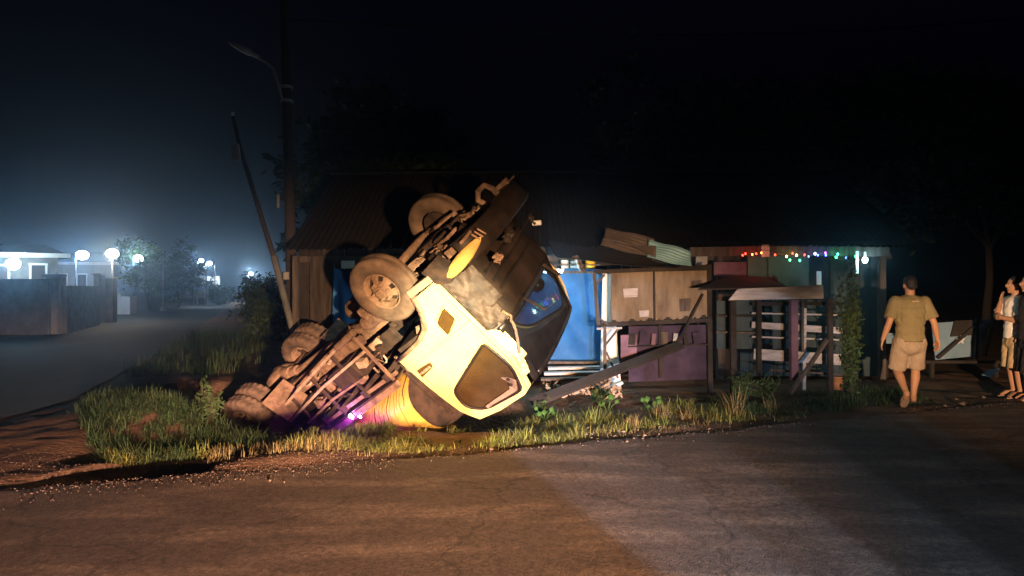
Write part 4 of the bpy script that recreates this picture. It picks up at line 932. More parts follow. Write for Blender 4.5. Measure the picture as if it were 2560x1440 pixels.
# loose timber in front of the tarpaulin
mb = MB(); mb.beam(at(1330, 1008, 9.8), at(1702, 862, 11.1), .16, .05, (0, -.5, 1)); tag(mb.build('fallen_beam', M['wooddark']), 'long dark beam slanting from the grass up to the stall counter', 'beam')
mb = MB(); mb.beam(at(1345, 1000, 9.85), at(1475, 950, 10.3), .04, .02, (0, -.5, 1)); tag(mb.build('fallen_batten', M['greyplastic']), 'thin pale batten lying along the lower end of the fallen beam', 'batten')
for k, (x0, y0, x1, y1, Y, m, lb) in enumerate(((1360, 905, 1500, 906, 12.0, M['wood'], 'grey sill plank along the foot of the blue tarpaulin'), (1370, 921, 1500, 918, 11.7, M['woodwhite'], 'topmost pale plank of the stack under the blue tarpaulin'), (1360, 934, 1506, 931, 11.4, M['woodwhite'], 'middle pale plank of the stack under the blue tarpaulin'), (1352, 948, 1520, 945, 11.1, M['wood'], 'lowest plank of the stack under the blue tarpaulin'), (1480, 985, 1555, 955, 10.9, M['white'], 'short white plank end leaning below the slanting dark beam'))):
    mb = MB(); mb.beam(at(x0, y0, Y), at(x1, y1, Y), .20, .035); tag(mb.build('loose_plank', m), lb, 'plank', 'loose planks by the stall')
tub('clay_pot', 2082, 2108, 942, 974, 10.9, M['terracotta'], 'orange clay pot standing in the weeds by the shelter', 'pot')
# pale blue sheet draped on a low frame behind the walking man
bf = empty('covered_cart', (7.4, 13.0, 0), label='pale blue sheet draped over a low cart in the dark yard', cat='cart')
def cpart(mb, name, m, solid=0):
    o = mb.build(name, m, bf, solid); o.location = -bf.location; return o
cpart(quad_board([at(2340, 900, 13), at(2440, 890, 13), at(2482, 798, 13), at(2330, 808, 13)], -.02), 'blue_sheet', M['paleblue'])
cpart(quad_board([at(2195, 858, 12.9), at(2300, 862, 12.9), at(2300, 838, 12.9), at(2195, 830, 12.9)], -.02), 'pale_flap', M['paleblue'])
cpart(quad_board([at(2378, 842, 12.93), at(2432, 838, 12.93), at(2432, 800, 12.93), at(2388, 802, 12.93)], -.02), 'dark_patch', M['wooddark'])
mb = MB(); c0 = at(2402, 850, 12.9)
st = [(math.cos(math.pi / 2 + k * math.pi / 5) * (.085 if k % 2 == 0 else .04), math.sin(math.pi / 2 + k * math.pi / 5) * (.085 if k % 2 == 0 else .04)) for k in range(10)]
mb.prism(st, c0, (1, 0, 0), (0, 0, 1), .01); cpart(mb, 'star_emblem', M['white'])
for (x0, y0, x1, y1) in ((2345, 895, 2455, 800), (2440, 900, 2444, 795), (2462, 890, 2484, 798), (2340, 905, 2500, 905), (2200, 905, 2340, 905)):
    cpart(MB().beam(at(x0, y0, 12.88), at(x1, y1, 12.88), .05, .05), 'cart_bar', M['wooddark'])
for px_ in (2215, 2330, 2490): cpart(MB().beam(at(px_, 905, 12.95), V((at(px_, 905, 12.95).x, 12.95, -.05)), .06, .06, (0, 1, 0)), 'cart_leg', M['wooddark'])
cs = quad_board([at(2455, 938, 12.4), at(2480, 944, 12.2), at(2500, 922, 12.6), at(2470, 926, 12.8)], .01).build('paper_scrap', M['paleblue']); tag(cs, 'pale scrap of sheet lying on the dark yard near the cart', 'scrap')

# ---------------------------------------------------------------- utility poles
pp = at(735, 800, 13.4)
pole = empty('utility_pole', (pp.x, 13.4, 0), label='tall dark utility pole with an unlit street lamp on a curved arm', cat='pole')
lean = V((at(710, 0, 13.4).x - pp.x, 0, 0)); topz = 9.0
def on_pole(z): return V((lean.x * z / 6.7, 0, z))
MB().tube([on_pole(z) for z in (-.6, 1.5, 3, 5, 7, 9)], .105, 14, .075).build('pole_shaft', M['bark'], pole)
q = lambda x_, y_: at(x_, y_, 13.4) - V(pole.location)
arm = MB().tube([on_pole(4.9) + V((-.04, -.12, 0)), q(696, 200) + V((0, -.12, 0)), q(690, 178) + V((0, -.13, 0)), q(672, 160) + V((0, -.14, 0)), q(650, 150) + V((0, -.15, 0))], .022, 8).build('lamp_arm', M['grey'], pole)
a_ = q(656, 150) + V((0, -.15, 0)); b_ = q(580, 112) + V((0, -.15, 0)); d_ = (b_ - a_); 
mb = MB()
def head(u, v):
    w_ = .035 + .075 * math.sin(math.pi * min(1, .12 + .88 * v)) ** .6 * (1 if v > .25 else .6); t = 2 * math.pi * u
    n_ = V((-d_.z, 0, d_.x)).normalized(); c_ = a_ + d_ * v
    return c_ + n_ * (w_ * .55 * math.sin(t)) + V((0, 1, 0)) * (w_ * math.cos(t))
mb.grid(head, 14, 12); mb.add([head(i / 14, 1) for i in range(14)], [tuple(range(14))]); mb.build('lamp_head', M['white'], arm)
for z in (4.9, 5.15): MB().lathe([(-.03, .115), (.03, .115)], n=14).build('clamp_band', M['grey'], pole).matrix_local = Matrix.Translation(on_pole(z)) @ Matrix.Rotation(R(90), 4, 'Y')
for (px_, py_, w_, h_) in ((702, 505, .04, .24), (722, 690, .09, .13)):
    MB().box(q(px_, py_) + V((0, -.15, 0)), (w_, .05, h_)).build('meter_box' if h_ < .2 else 'cable_guard', M['grey'], pole)
pt = at(728, 812, 12.6)
pole2 = empty('leaning_pole', (pt.x, 12.6, 0), label='slim leaning pole with a pale lower end beside the utility pole', cat='pole')
q2 = lambda x_, y_: at(x_, y_, 12.6) - V(pole2.location)
MB().tube([q2(740, 860), q2(728, 812), q2(684, 640)], .06, 10, .055).build('pale_sleeve', M['concrete'], pole2)
MB().tube([q2(684, 642), q2(640, 500), q2(600, 370), q2(582, 290)], .045, 10, .03).build('pole_shaft', M['bark'], pole2)
MB().box(q2(593, 382) + V((0, -.06, 0)), (.13, .08, .28), Matrix.Rotation(R(-8), 3, 'Y'), .02).build('lamp_box', M['grey'], pole2)
MB().cyl(q2(582, 290), q2(581, 280), .03, n=8).build('insulator', M['white'], pole2)
mb = MB(); A_ = V(pole.location) + on_pole(6.4); B_ = V((14, 15, 7.4))
mb.tube([A_.lerp(B_, t / 12) - V((0, 0, .5 * math.sin(math.pi * t / 12))) for t in range(13)], .012, 5); tag(mb.build('power_cable', M['black']), 'black power cable running from the utility pole over the roof', 'cable')

# ---------------------------------------------------------------- far side road: houses, walls, lamps
LC = (.17, .45, 1.0)
M['lamp_cool'] = emission('cool_lamp', (.75, .95, 1.0), 120); M['lamp_warm'] = emission('warm_lamp', (1.0, .82, .62), 120); M['lamp_far'] = emission('far_lamp', (.85, .93, 1.0), 160)
def lamp_post(name, px_, py_, Y, label, power, color, mt, r=.11, arm=True, base=None, grp=None):
    p = at(px_, py_, Y); o = empty(name, (p.x + (-.35 if arm else 0), Y, 0), label=label, cat='street lamp', group=grp)
    bz = -.1 if base is None else base; dx = .35 if arm else 0
    MB().cyl((0, 0, bz), (0, 0, p.z - .1), .05, .035, 10).build('post', M['concrete'], o)
    mb = MB()
    if arm: mb.tube([(0, 0, p.z - .12), (.05, 0, p.z + .04), (.2, 0, p.z + .12), (.35, -.05, p.z + .12)], .025, 6)
    mb.box((dx, 0, p.z + .11), (.30, .16, .05), None, .015); mb.build('lamp_head', M['grey'], o)
    mb = MB(); mb.grid(lambda u, v: (dx + r * math.sin(math.pi * v) * math.cos(2 * math.pi * u), r * math.sin(math.pi * v) * math.sin(2 * math.pi * u), p.z + .8 * r * math.cos(math.pi * v)), 12, 8); mb.build('lamp_bulb', mt, o)
    l = point('street_light', (p.x, Y - .15, p.z - .12), power, color, .12); return o
lamp_post('street_lamp', 205, 638, 40, 'bright cool street lamp in front of the pale house, second from the left', 1900, LC, M['lamp_cool'], .30)
lamp_post('street_lamp', 345, 646, 52, 'cool street lamp above the lit tree crown', 1400, LC, M['lamp_cool'], .30)
lamp_post('street_lamp', 280, 634, 34, 'warm white street lamp on the two brick pillars', 1000, (1.0, .78, .58), M['lamp_warm'], .26, False)
lamp_post('street_lamp', 627, 684, 78, 'farthest cool street lamp, alone above the dark bush by the side road', 1700, (.8, .93, 1.0), M['lamp_far'], .2)
for (x_, y_, lb) in ((503, 651, 'twin-mast lamp above the landing stage, left of the pair'), (524, 658, 'twin-mast lamp above the landing stage, right of the pair')):
    o = lamp_post('mast_lamp', x_, y_, 64, lb, 260, (.6, .8, 1.0), M['lamp_far'], .17, True, None, 'mast lamps at the landing')
    p = at(x_, y_, 64); MB().cyl((.75, .1, -.1), (.75, .1, p.z - .2), .05, n=8).build('second_mast', M['concrete'], o)
# glaring lamp at the left edge, on the veranda of the first house
vl = at(32, 660, 26.0); ve = empty('veranda_lamp', vl, label='glaring lamp on the veranda at the left edge of the picture', cat='lamp')
mb = MB(); mb.grid(lambda u, v: (.22 * math.sin(math.pi * v) * math.cos(2 * math.pi * u), .22 * math.sin(math.pi * v) * math.sin(2 * math.pi * u), .2 * math.cos(math.pi * v)), 12, 8); mb.build('globe', M['lamp_cool'], ve)
MB().cyl((0, .1, .1), (0, .6, .45), .02, n=6).build('bracket', M['grey'], ve)
point('veranda_light', vl + V((0, -.15, 0)), 600, (.33, .68, 1.0), .15)

def house_block(name, label, x0, x1, Y, depth, zwall, zroof, mw, mr, wins, over=.6, rz=0):
    o = empty(name, ((x0 + x1) / 2, Y, 0), rz, label=label, cat='house'); L = x1 - x0
    MB().box((0, depth / 2, zwall / 2 - .1), (L, depth, zwall + .2)).build('wall', mw, o)
    mb = MB(); hx = L / 2 + over; y0 = -over; y1 = depth + over; ym = depth / 2
    vs = [(-hx, y0, zwall), (hx, y0, zwall), (hx, y1, zwall), (-hx, y1, zwall), (-hx + .8, ym, zroof), (hx - .8, ym, zroof)]
    mb.add(vs, [(0, 1, 5, 4), (2, 3, 4, 5), (0, 4, 3), (1, 2, 5), (0, 3, 2, 1)]); rf = mb.build('roof', mr, o)
    MB().box((0, y0, zwall - .03), (2 * hx, .05, .16)).build('eave_board', M['white'], rf)
    for (wx, wz, ww, wh) in wins:
        wn = MB().box((wx, -.02, wz), (ww, .08, wh)).build('window', M['black'], o)
        mb = MB(); mb.box((wx, -.07, wz + wh / 2), (ww + .1, .05, .07)); mb.box((wx, -.07, wz - wh / 2), (ww + .1, .05, .07)); mb.box((wx - ww / 2, -.072, wz), (.07, .05, wh)); mb.box((wx + ww / 2, -.072, wz), (.07, .05, wh)); mb.build('frame', M['white'], wn)
    return o
x0 = at(-60, 700, 27).x; x1 = at(128, 700, 27).x
house_block('roadside_house', 'flat dark house with a pale eave at the far left behind the glaring lamp', x0, x1, 27, 3.5, 2.75, 3.2, M['concrete'], M['zincdark'], [(-.6, 1.9, .9, .9), (.75, 1.9, .5, 1.0)], .4, R(33))
x0 = at(130, 700, 44).x; x1 = at(268, 700, 44).x
ph = house_block('roadside_house', 'pale plastered house lit by the second street lamp', x0, x1, 44, 4, 3.0, 3.7, M['plaster'], M['zincdark'], [(-.9, 1.8, .5, 1.1), (.1, 1.8, .5, 1.1), (1.0, 1.8, .5, 1.1)], .4, R(30))
x0 = at(470, 700, 150).x; x1 = at(560, 700, 150).x
# garden wall with pillars
gw = empty('garden_wall', (0, 25, 0), label='dark garden wall with a pale pillar along the side road', cat='wall')
xa = at(-30, 750, 24.5).x; xb = at(112, 750, 24.5).x; xc = at(140, 750, 25).x; xd = at(250, 750, 31).x
MB().box(((xa + xb) / 2, -.2, .88), (xb - xa, .18, 1.9)).build('wall_panel', M['concrete'], gw)
MB().beam((xc + .2, .1, .75), (xd - .1, 6, .75), .18, 1.7).build('wall_panel', M['concrete'], gw)
pl_ = MB().box((xc - .05, 0, .9), (.40, .40, 1.95), None, .02).build('pillar', M['plaster'], gw)
MB().box((xc - .05, 0, 1.93), (.52, .52, .12), None, .02).build('pillar_cap', M['plaster'], pl_)
for (px_, Y, lb, w_) in ((248, 33, 'left dark gate pillar under the warm lamp', .30), (272, 33.6, 'right broad gate pillar under the warm lamp', .55)):
    p = at(px_, 690, Y); g_ = empty('gate_pillar', (p.x, Y, 0), label=lb, cat='pillar', group='gate pillars')
    MB().box((0, 0, 1.0 if w_ < .5 else .95), (w_, .4, 2.2 if w_ < .5 else 2.0), None, .02).build('shaft', M['concrete'], g_); MB().box((0, 0, 2.13 if w_ < .5 else 1.99), (w_ + .1, .5, .08), None, .01).build('cap', M['plaster'], g_)
p = at(313, 762, 44); bx_ = empty('concrete_block', (p.x, 44, 0), label='low pale concrete block by the gate on the side road', cat='block')
MB().box((0, 0, .45), (.95, .8, 1.15), None, .03).build('block', M['plaster'], bx_); MB().box((-.35, 0, 1.12), (.28, .3, .25), None, .02).build('top_stone', M['plaster'], bx_)
p = at(407, 700, 50); th = empty('thin_pole', (p.x, 50, 0), label='thin bare pole beside the lit tree on the side road', cat='pole')
MB().cyl((0, 0, -.1), (0, 0, at(407, 640, 50).z), .055, .04, 8).build('shaft', M['concrete'], th); MB().box((0, 0, .1), (.3, .3, .3), None, .02).build('footing', M['concrete'], th)
# landing stage with white boards under the mast lamps
p = at(513, 690, 66); ls = empty('landing_stage', (p.x, 66, 0), label='white boarded landing stage under the twin mast lamps', cat='landing stage')
for k in range(6): MB().box((-1.1 + .44 * k, 0, 2.1 + .08 * (k % 2)), (.40, .1, .8)).build('board', M['white'], ls)
for x_ in (-1.1, 0, 1.1): MB().box((x_, .1, .9), (.15, .15, 2.0)).build('post', M['wooddark'], ls)
p0 = at(545, 728, 118); wr = empty('road_barrier', (p0.x, 105, 0), label='low white barrier in the bend at the far end of the side road', cat='barrier')
MB().beam((-1.2, 0, .9), (6.5, 3, .75), .3, .5).build('rail', M['white'], wr); MB().beam((-1.0, -1.0, .2), (5.5, 2.6, .3), .3, .35).build('kerb', M['white'], wr)

# ---------------------------------------------------------------- trees and plants
def leaf_cloud(pts, size, rg, flat=.6):
    n = len(pts); a = rg.normal(size=(n, 3)); a[:, 2] *= flat; a /= np.linalg.norm(a, axis=1)[:, None]
    b = np.cross(a, rg.normal(size=(n, 3))); b /= np.linalg.norm(b, axis=1)[:, None]
    s_ = size * rg.uniform(.6, 1.3, (n, 1)); P = np.asarray(pts)
    v = np.stack([P - a * s_, P + b * s_ * .42, P + a * s_, P - b * s_ * .42], 1).reshape(-1, 3)
    return v, np.arange(4 * n).reshape(-1, 4)
def np_mesh(name, v, f, m, parent=None):
    me = bpy.data.meshes.new(name); k = f.shape[1]
    me.vertices.add(len(v)); me.vertices.foreach_set('co', np.ascontiguousarray(v, np.float32).ravel())
    me.loops.add(f.size); me.loops.foreach_set('vertex_index', np.ascontiguousarray(f, np.int32).ravel())
    me.polygons.add(len(f)); me.polygons.foreach_set('loop_start', np.arange(0, f.size, k, dtype=np.int32)); me.polygons.foreach_set('loop_total', np.full(len(f), k, np.int32))
    me.update(calc_edges=True); me.materials.append(m); o = bpy.data.objects.new(name, me); col.objects.link(o)
    if parent is not None: o.parent = parent
    return o
def tree(loc, h, crown_r, seed, label, nl=5000, leaf=.11, grp='trees in the dark behind the house', trunk_r=.16, low=.45):
    rg = np.random.default_rng(seed); o = empty('tree', loc, label=label, cat='tree', group=grp)
    mb = MB(); topz = h * .62; pts = [V((.05 * math.sin(k * 1.7 + seed), .05 * math.cos(k * 1.3), -.3 + (topz + .3) * k / 5)) for k in range(6)]
    mb.tube(pts, trunk_r, 9, trunk_r * .5); ends = []
    for k in range(8):
        t = k * 2.4 + seed; st_ = pts[3] if k % 2 else pts[5]
        e = V((math.cos(t) * crown_r * .68, math.sin(t) * crown_r * .68, h * (low + .12 + .42 * rg.random())))
        mb.tube([st_, st_.lerp(e, .5) + V((0, 0, .15)), e], trunk_r * .35, 6, .02); ends.append(np.array(e))
    mb.build('trunk', M['bark'], o); ends.append(np.array((0, 0, h * .9)))
    P = []
    for e in ends:
        for _ in range(7):
            c = e + rg.normal(size=3) * crown_r * .26; n = nl // (7 * len(ends))
            P.append(c + rg.normal(size=(n, 3)) * crown_r * .13 * np.array((1, 1, .75)))
    v, f = leaf_cloud(np.concatenate(P), leaf, rg); np_mesh('crown', v, f, M['treeleaf'], o); return o
tree((-11.4, 53, 0), 4.6, 1.9, 1, 'small tree lit from above by the cool street lamp', 6000, .14, None, .12, .3).location.x = at(372, 700, 53).x
tree((at(445, 700, 58).x, 58, 0), 4.2, 2.0, 12, 'dark tree right of the lit one on the side road', 4000, .15, None, .12, .3)
tree((at(920, 400, 22).x, 22, 0), 7.2, 2.0, 2, 'broad dark tree behind the house, above the front wheels', 6000, .16)
tree((at(1015, 420, 24).x, 24, 0), 6.6, 2.2, 3, 'lower dark tree behind the house, left of the bumper', 5000, .16)
tree((at(2470, 450, 27).x, 27, 0), 8.2, 3.2, 4, 'tall dark tree beyond the yard at the right edge', 7000, .15)
tree((at(2150, 480, 24).x, 24, 0), 7.8, 3.0, 5, 'dark tree behind the right end of the roof', 6000, .17)
tree((at(1750, 450, 26).x, 26, 0), 8.2, 3.0, 6, 'large dark tree behind the middle of the roof', 6000, .17)
def bush(name, loc, rx, ry, rz, seed, label, n=2500, leaf=.05, m='treeleaf', grp=None):
    rg = np.random.default_rng(seed); o = empty(name, loc, label=label, cat='bush', group=grp)
    mb = MB(); tips = []
    for k in range(11):
        t = k * 2.4; e = V((math.cos(t) * rx * .7 * rg.random(), math.sin(t) * ry * .7 * rg.random(), rz * (.5 + .5 * rg.random()))); mb.tube([(0, 0, -.05), e * .5 + V((.02, 0, .03)), e], .012, 5, .004); tips.append(np.array(e))
    mb.build('stem', M['bark'], o); P = []
    for k in range(34):
        e = tips[k % 11] * rg.uniform(.35, 1.1); P.append(e + rg.normal(size=(n // 34, 3)) * np.array((rx, ry, rz)) * .16)
    P = np.concatenate(P); P[:, 2] = np.abs(P[:, 2]); v, f = leaf_cloud(P, leaf, rg, 1); np_mesh('foliage', v, f, M[m], o); return o
bush('shrub', (at(2128, 980, 10.7).x, 10.7, -.02), .20, .2, 1.45, 21, 'tall leafy creeper on the corner post of the shelter', 2400, .035)
bush('roadside_bush', (at(640, 720, 60).x, 60, 0), 2.2, 2, 2.2, 22, 'dark bush beneath the farthest street lamp', 2500, .16)
bush('roadside_bush', (at(545, 720, 70).x, 70, 0), 2.0, 2, 1.6, 23, 'dark bush in front of the landing stage', 2000, .16)
bush('roadside_bush', (at(690, 800, 22).x, 22, 0), 1.6, 2.0, 1.6, 24, 'dark bush along the side road behind the leaning pole', 3000, .09)
bush('roadside_bush', (at(655, 800, 30).x, 30, 0), 1.6, 2.0, 1.8, 25, 'second dark bush along the side road, farther than the first', 3000, .1)
for k, (px_, py_, Y, h_, lb) in enumerate(((1860, 960, 10.2, .42, 'dark weed clump in front of the slatted shelter, leftmost of two'), (1915, 965, 10.1, .36, 'dark weed clump in front of the slatted shelter, rightmost of two'), (1500, 965, 10.3, .20, 'small leafy weed under the fallen beam'), (1350, 985, 9.6, .28, 'leafy weed beside the truck roof'), (525, 1010, 8.6, .42, 'leafy weed at the edge of the dark ditch'))):
    p = at(px_, py_, Y); bush('weed', (p.x, Y, float(gz(p.x, Y))), .2, .16, h_, 30 + k, lb, 420, .04, 'treeleaf', 'weeds by the ditch')
# broad-leaved plants whose leaves can be told apart
def broad_plant(px_, Y, leaves, seed, label):
    rg = random.Random(seed); p = at(px_, 950, Y); o = empty('broad_leaf_plant', (p.x, Y, float(gz(p.x, Y)) + .0), label=label, cat='plant', group='broad-leaved plants in the grass')
    for k in range(leaves):
        t = k * 2.4 + seed; hgt = rg.uniform(.08, .19); e = V((math.cos(t) * .10, math.sin(t) * .05 - .02, hgt)); L = rg.uniform(.07, .12); dirv = V((math.cos(t) * .5, -.35, .75)).normalized(); sd = dirv.cross(V((0, -1, .2))).normalized()
        mb = MB(); mb.tube([(0, 0, 0), e * .6 + V((0, 0, .02)), e], .005, 5, .003); stl = mb.build('stalk', M['leaf'], o)
        mb = MB(); nn = dirv.cross(sd)
        def lf(u, v): 
            w_ = math.sin(math.pi * min(1, v * .92 + .04)) ** .7 * .36; return e + dirv * (L * v) + sd * (L * w_ * (u * 2 - 1)) - nn * (.02 * (u * 2 - 1) ** 2 + .03 * v * v)
        mb.grid(lf, 4, 6); mb.build('leaf', M['leaf'], stl)
broad_plant(1625, 9.35, 6, 1, 'plant with broad green leaves behind the dry grass, right of the fallen beam')
broad_plant(1520, 9.5, 5, 4, 'plant with broad green leaves at the middle of the fallen beam')
broad_plant(1362, 9.2, 6, 7, 'bright green broad-leaved plant at the truck roof')

# grass: ribbons on the verge
def blades(P, h, wdt, rg, lean=.5, seg=3):
    n = len(P); th_ = rg.uniform(0, 2 * np.pi, n); d = np.stack([np.cos(th_), np.sin(th_), np.zeros(n)], 1); sd = np.stack([-d[:, 1], d[:, 0], np.zeros(n)], 1)
    hh = h * rg.uniform(.45, 1.25, n); ln = lean * rg.uniform(.2, 1.3, n) * hh; w_ = wdt * rg.uniform(.7, 1.3, n)
    rows = []
    for k in range(seg + 1):
        t = k / seg; c = P + d * (ln * t ** 1.6)[:, None] + np.array((0, 0, 1)) * (hh * (t - .52 * t * t * np.minimum(1.25, ln / hh)))[:, None]
        ww = (w_ * (1 - t) ** .7 + .0006)[:, None] * sd; rows += [c - ww, c + ww]
    v = np.stack(rows, 1).reshape(-1, 3); b = np.arange(n)[:, None] * (2 * seg + 2)
    f = np.concatenate([b + np.array((2 * k, 2 * k + 1, 2 * k + 3, 2 * k + 2)) for k in range(seg)]); return v, f
def grass_patch(name, label, n, region, dens, h, wdt, m, seed, lean=.55):
    rg = np.random.default_rng(seed); x0, x1, y0, y1 = region
    X = rg.uniform(x0, x1, n * 6); Y = rg.uniform(y0, y1, n * 6); off = Y - edgeY(X)
    cl = fbm(X * 1.6 + seed, Y * 1.6) + .35 * vnoise(X * 7, Y * 7 + seed)
    keep = rg.random(n * 6) < np.clip(dens(X, Y, off) * smooth(-.22, .38, cl) * 1.7, 0, 1); idx = np.nonzero(keep)[0][:n]
    X = X[idx]; Y = Y[idx]; P = np.stack([X, Y, gz(X, Y) - .01], 1)
    v, f = blades(P, h * (1 + 1.1 * np.clip(cl[idx], -.5, .6)), wdt, rg, lean); return tag(np_mesh(name, v, f, M[m]), label, 'grass', None, 'stuff')
ditch = lambda X, Y: np.clip((gz(X, Y) + .25) / .2, 0, 1)
bell = lambda x, a, b, s_: smooth(a - s_, a + s_, x) * (1 - smooth(b - s_, b + s_, x))
grass_patch('verge_grass', 'lit green and yellow grass on the verge in front of the truck', 17000, (-2.4, .9, 6.9, 9.4), lambda X, Y, o: bell(o, .42, 2.3, .22) * ditch(X, Y) * bell(X, -2.1, .6, .2), .12, .0034, 'grass', 1, 1.3)
grass_patch('verge_grass', 'dry straw-coloured grass along the road edge', 3000, (-2.5, 4.2, 6.5, 10.2), lambda X, Y, o: bell(o, .22, .85, .14) * np.clip(.75 + .0 * X, 0, 1) * (1 - .8 * smooth(2.0, 3.0, X)), .075, .0030, 'drygrass', 2, 1.6)
grass_patch('verge_grass', 'grass on the verge between the truck and the stall', 5200, (.5, 3.4, 7.6, 10.6), lambda X, Y, o: bell(o, .55, 1.9, .25) * bell(X, .6, 3.0, .3) * (.7 - .2 * X), .13, .0036, 'grass', 3, 1.3)
grass_patch('verge_grass', 'dark grass around the shelter on the right', 3600, (2.6, 6.0, 9.0, 11.4), lambda X, Y, o: bell(o, .8, 2.3, .3) * .35, .12, .004, 'darkgrass', 4, 1.2)
grass_patch('bank_grass', 'green grass and weeds on the low bank left of the truck', 17000, (-5.3, -2.4, 6.6, 11), lambda X, Y, o: np.exp(-((X + 4.0) / .95) ** 2 - ((Y - 8.7) / 1.7) ** 2) * 4.0 * smooth(.8, 1.2, o) * smooth(-.2, .2, X + 4.7 - (8.2 - Y) * .75), .17, .0042, 'darkgrass', 5, 1.2)
grass_patch('bank_grass', 'paler grass tufts along the foot of the low bank', 6500, (-5.2, -1.9, 6.2, 8.4), lambda X, Y, o: bell(o, .85, 1.5, .2) * bell(X, -4.6, -2.95, .15) * smooth(-.2, .2, X + 4.7 - (8.2 - Y) * .75) * .6, .13, .0036, 'grass', 6, 1.3)
grass_patch('road_grass', 'thin dark grass along the right side of the side road', 2600, (-12, -5, 13, 24), lambda X, Y, o: bell(X - side_right(Y), .1, 2.5, .3) * .7, .26, .006, 'darkgrass', 7)
grass_patch('sparse_grass', 'sparse dry grass on the trampled soil before the rear wheels', 1500, (-2.9, -1.6, 6.6, 8.0), lambda X, Y, o: bell(o, .5, 1.3, .2) * .5, .13, .004, 'drygrass', 8)
grass_patch('bank_grass', 'dark rank grass on the ditch side of the low bank', 5000, (-4.0, -2.5, 7.6, 9.6), lambda X, Y, o: bell(X, -3.85, -2.7, .15) * bell(Y, 7.6, 9.3, .2) * 3.0, .16, .0042, 'darkgrass', 15, 1.2)
grass_patch('bank_grass', 'dark rank grass filling the hollow by the rear wheels', 2500, (-3.2, -1.9, 7.4, 8.6), lambda X, Y, o: bell(X, -3.0, -2.05, .1) * bell(Y, 7.5, 8.5, .15) * .9, .12, .004, 'darkgrass', 16, 1.2)
# pale rubbish under the planks and crash fragments beside the cab
rg_ = np.random.default_rng(77)
P_ = np.stack([rg_.uniform(.45, 1.55, 420), rg_.normal(10.75, .22, 420), np.abs(rg_.normal(.03, .06, 420))], 1)
v_, f_ = leaf_cloud(P_, .055, rg_, .5); tag(np_mesh('rubbish', v_, f_, M['greyplastic']), 'pale scraps of plastic and leaves heaped under the planks', 'rubbish', None, 'stuff')
P_ = np.stack([rg_.normal(.75, .5, 160), rg_.normal(8.15, .35, 160), np.zeros(160)], 1); P_[:, 2] = gz(P_[:, 0], P_[:, 1]) + .012
v_, f_ = leaf_cloud(P_, .022, rg_, .4); tag(np_mesh('crash_fragments', v_, f_, M['greyplastic']), 'small broken plastic and glass fragments in the grass by the cab', 'debris', None, 'stuff')
# tall tufts that stand out
def tuft(px_, py_, n, h, m, seed, label, spread=.09):
    Y = 2812.0 / (py_ - 720); X = (px_ - 1280) / F_PX * Y; rg = np.random.default_rng(seed); a = rg.uniform(0, 6.28, n); r_ = spread * rg.random(n) ** .7
    P = np.stack([r_ * np.cos(a), r_ * np.sin(a), np.zeros(n) - .01], 1); v, f = blades(P, np.full(n, h), .0055, rg, .95, 4)
    o = np_mesh('grass_tuft', v, f, M[m]); o.location = (X, Y, float(gz(X, Y))); tag(o, label, 'grass tuft', 'tall grass tufts on the verge')
for k, a_ in enumerate(((1838, 1032, 120, .42, 'drygrass', 'tallest spiky tuft of pale grass at the road edge in front of the shelter'), (1925, 1012, 60, .26, 'drygrass', 'small spiky grass tuft right of the tallest one'), (1580, 1058, 90, .22, 'drygrass', 'straw-coloured tuft on the road edge below the plywood'), (1655, 1030, 80, .27, 'drygrass', 'ragged dry tuft beside the broad-leaved plant'), (1720, 1034, 60, .24, 'drygrass', 'thin dry tuft with bent stalks below the stall counter'), (1310, 1085, 120, .24, 'grass', 'bright yellow-green tuft under the truck roof'), (1480, 1040, 90, .24, 'grass', 'yellow-green tuft at the foot of the slanting beam'), (780, 1100, 120, .25, 'grass', 'dense green tuft below the violet lamp, left end of the lit verge'), (500, 1120, 80, .24, 'grass', 'pale tuft at the right foot of the low bank'))):
    tuft(a_[0], a_[1], a_[2], a_[3], a_[4], 60 + k, a_[5])

# pebbles on the shoulder
rg = np.random.default_rng(9); n = 5200
X = np.concatenate([rg.uniform(-7, -1.0, 3900), rg.uniform(-1.0, 7.5, 2100)]); n = 6000; off = np.where(X < -1, rg.normal(.1, .28, n) + np.where(X < -3.6, rg.uniform(-.2, 1.6, n), 0), rg.normal(.12, .17, n)); Y = edgeY(X) + off
inn = off < 0; Z = np.where(inn, 0.002, gz(X, Y) + .002); s_ = rg.uniform(.002, .008, n) * (1 + 1.2 * (rg.random(n) > .97))
base = np.array([(1, 0, 0), (-1, 0, 0), (0, 1, 0), (0, -1, 0), (0, 0, .8), (0, 0, -.6)], float); fc = np.array([(0, 2, 4), (2, 1, 4), (1, 3, 4), (3, 0, 4), (2, 0, 5), (1, 2, 5), (3, 1, 5), (0, 3, 5)])
jit = rg.uniform(.6, 1.4, (n, 6, 3)); v = (base[None] * jit) * s_[:, None, None] + np.stack([X, Y, Z], 1)[:, None]
f = (fc[None] + (np.arange(n) * 6)[:, None, None]).reshape(-1, 3); tag(np_mesh('pebbles', v.reshape(-1, 3), f, M['stone']), 'loose gravel along the crumbling road edge', 'gravel', None, 'stuff')
def rock(px_, py_, r_, seed, label):
    rg = random.Random(seed); Y = 2812.0 / (py_ - 720); X = (px_ - 1280) / F_PX * Y; mb = MB()
    ph = [rg.uniform(0, 6) for _ in range(4)]
    mb.grid(lambda u, v: V((math.sin(math.pi * v) * math.cos(2 * math.pi * u), math.sin(math.pi * v) * math.sin(2 * math.pi * u), .65 * math.cos(math.pi * v))) * r_ * (1 + .18 * math.sin(3 * v * 3 + ph[0] + math.cos(2 * math.pi * u) * 2)), 9, 6, False)
    o = mb.build('stone', M['stone']); o.location = (X, Y, max(0, float(gz(X, Y))) + r_ * .4); tag(o, label, 'stone', 'loose stones near the walking man')
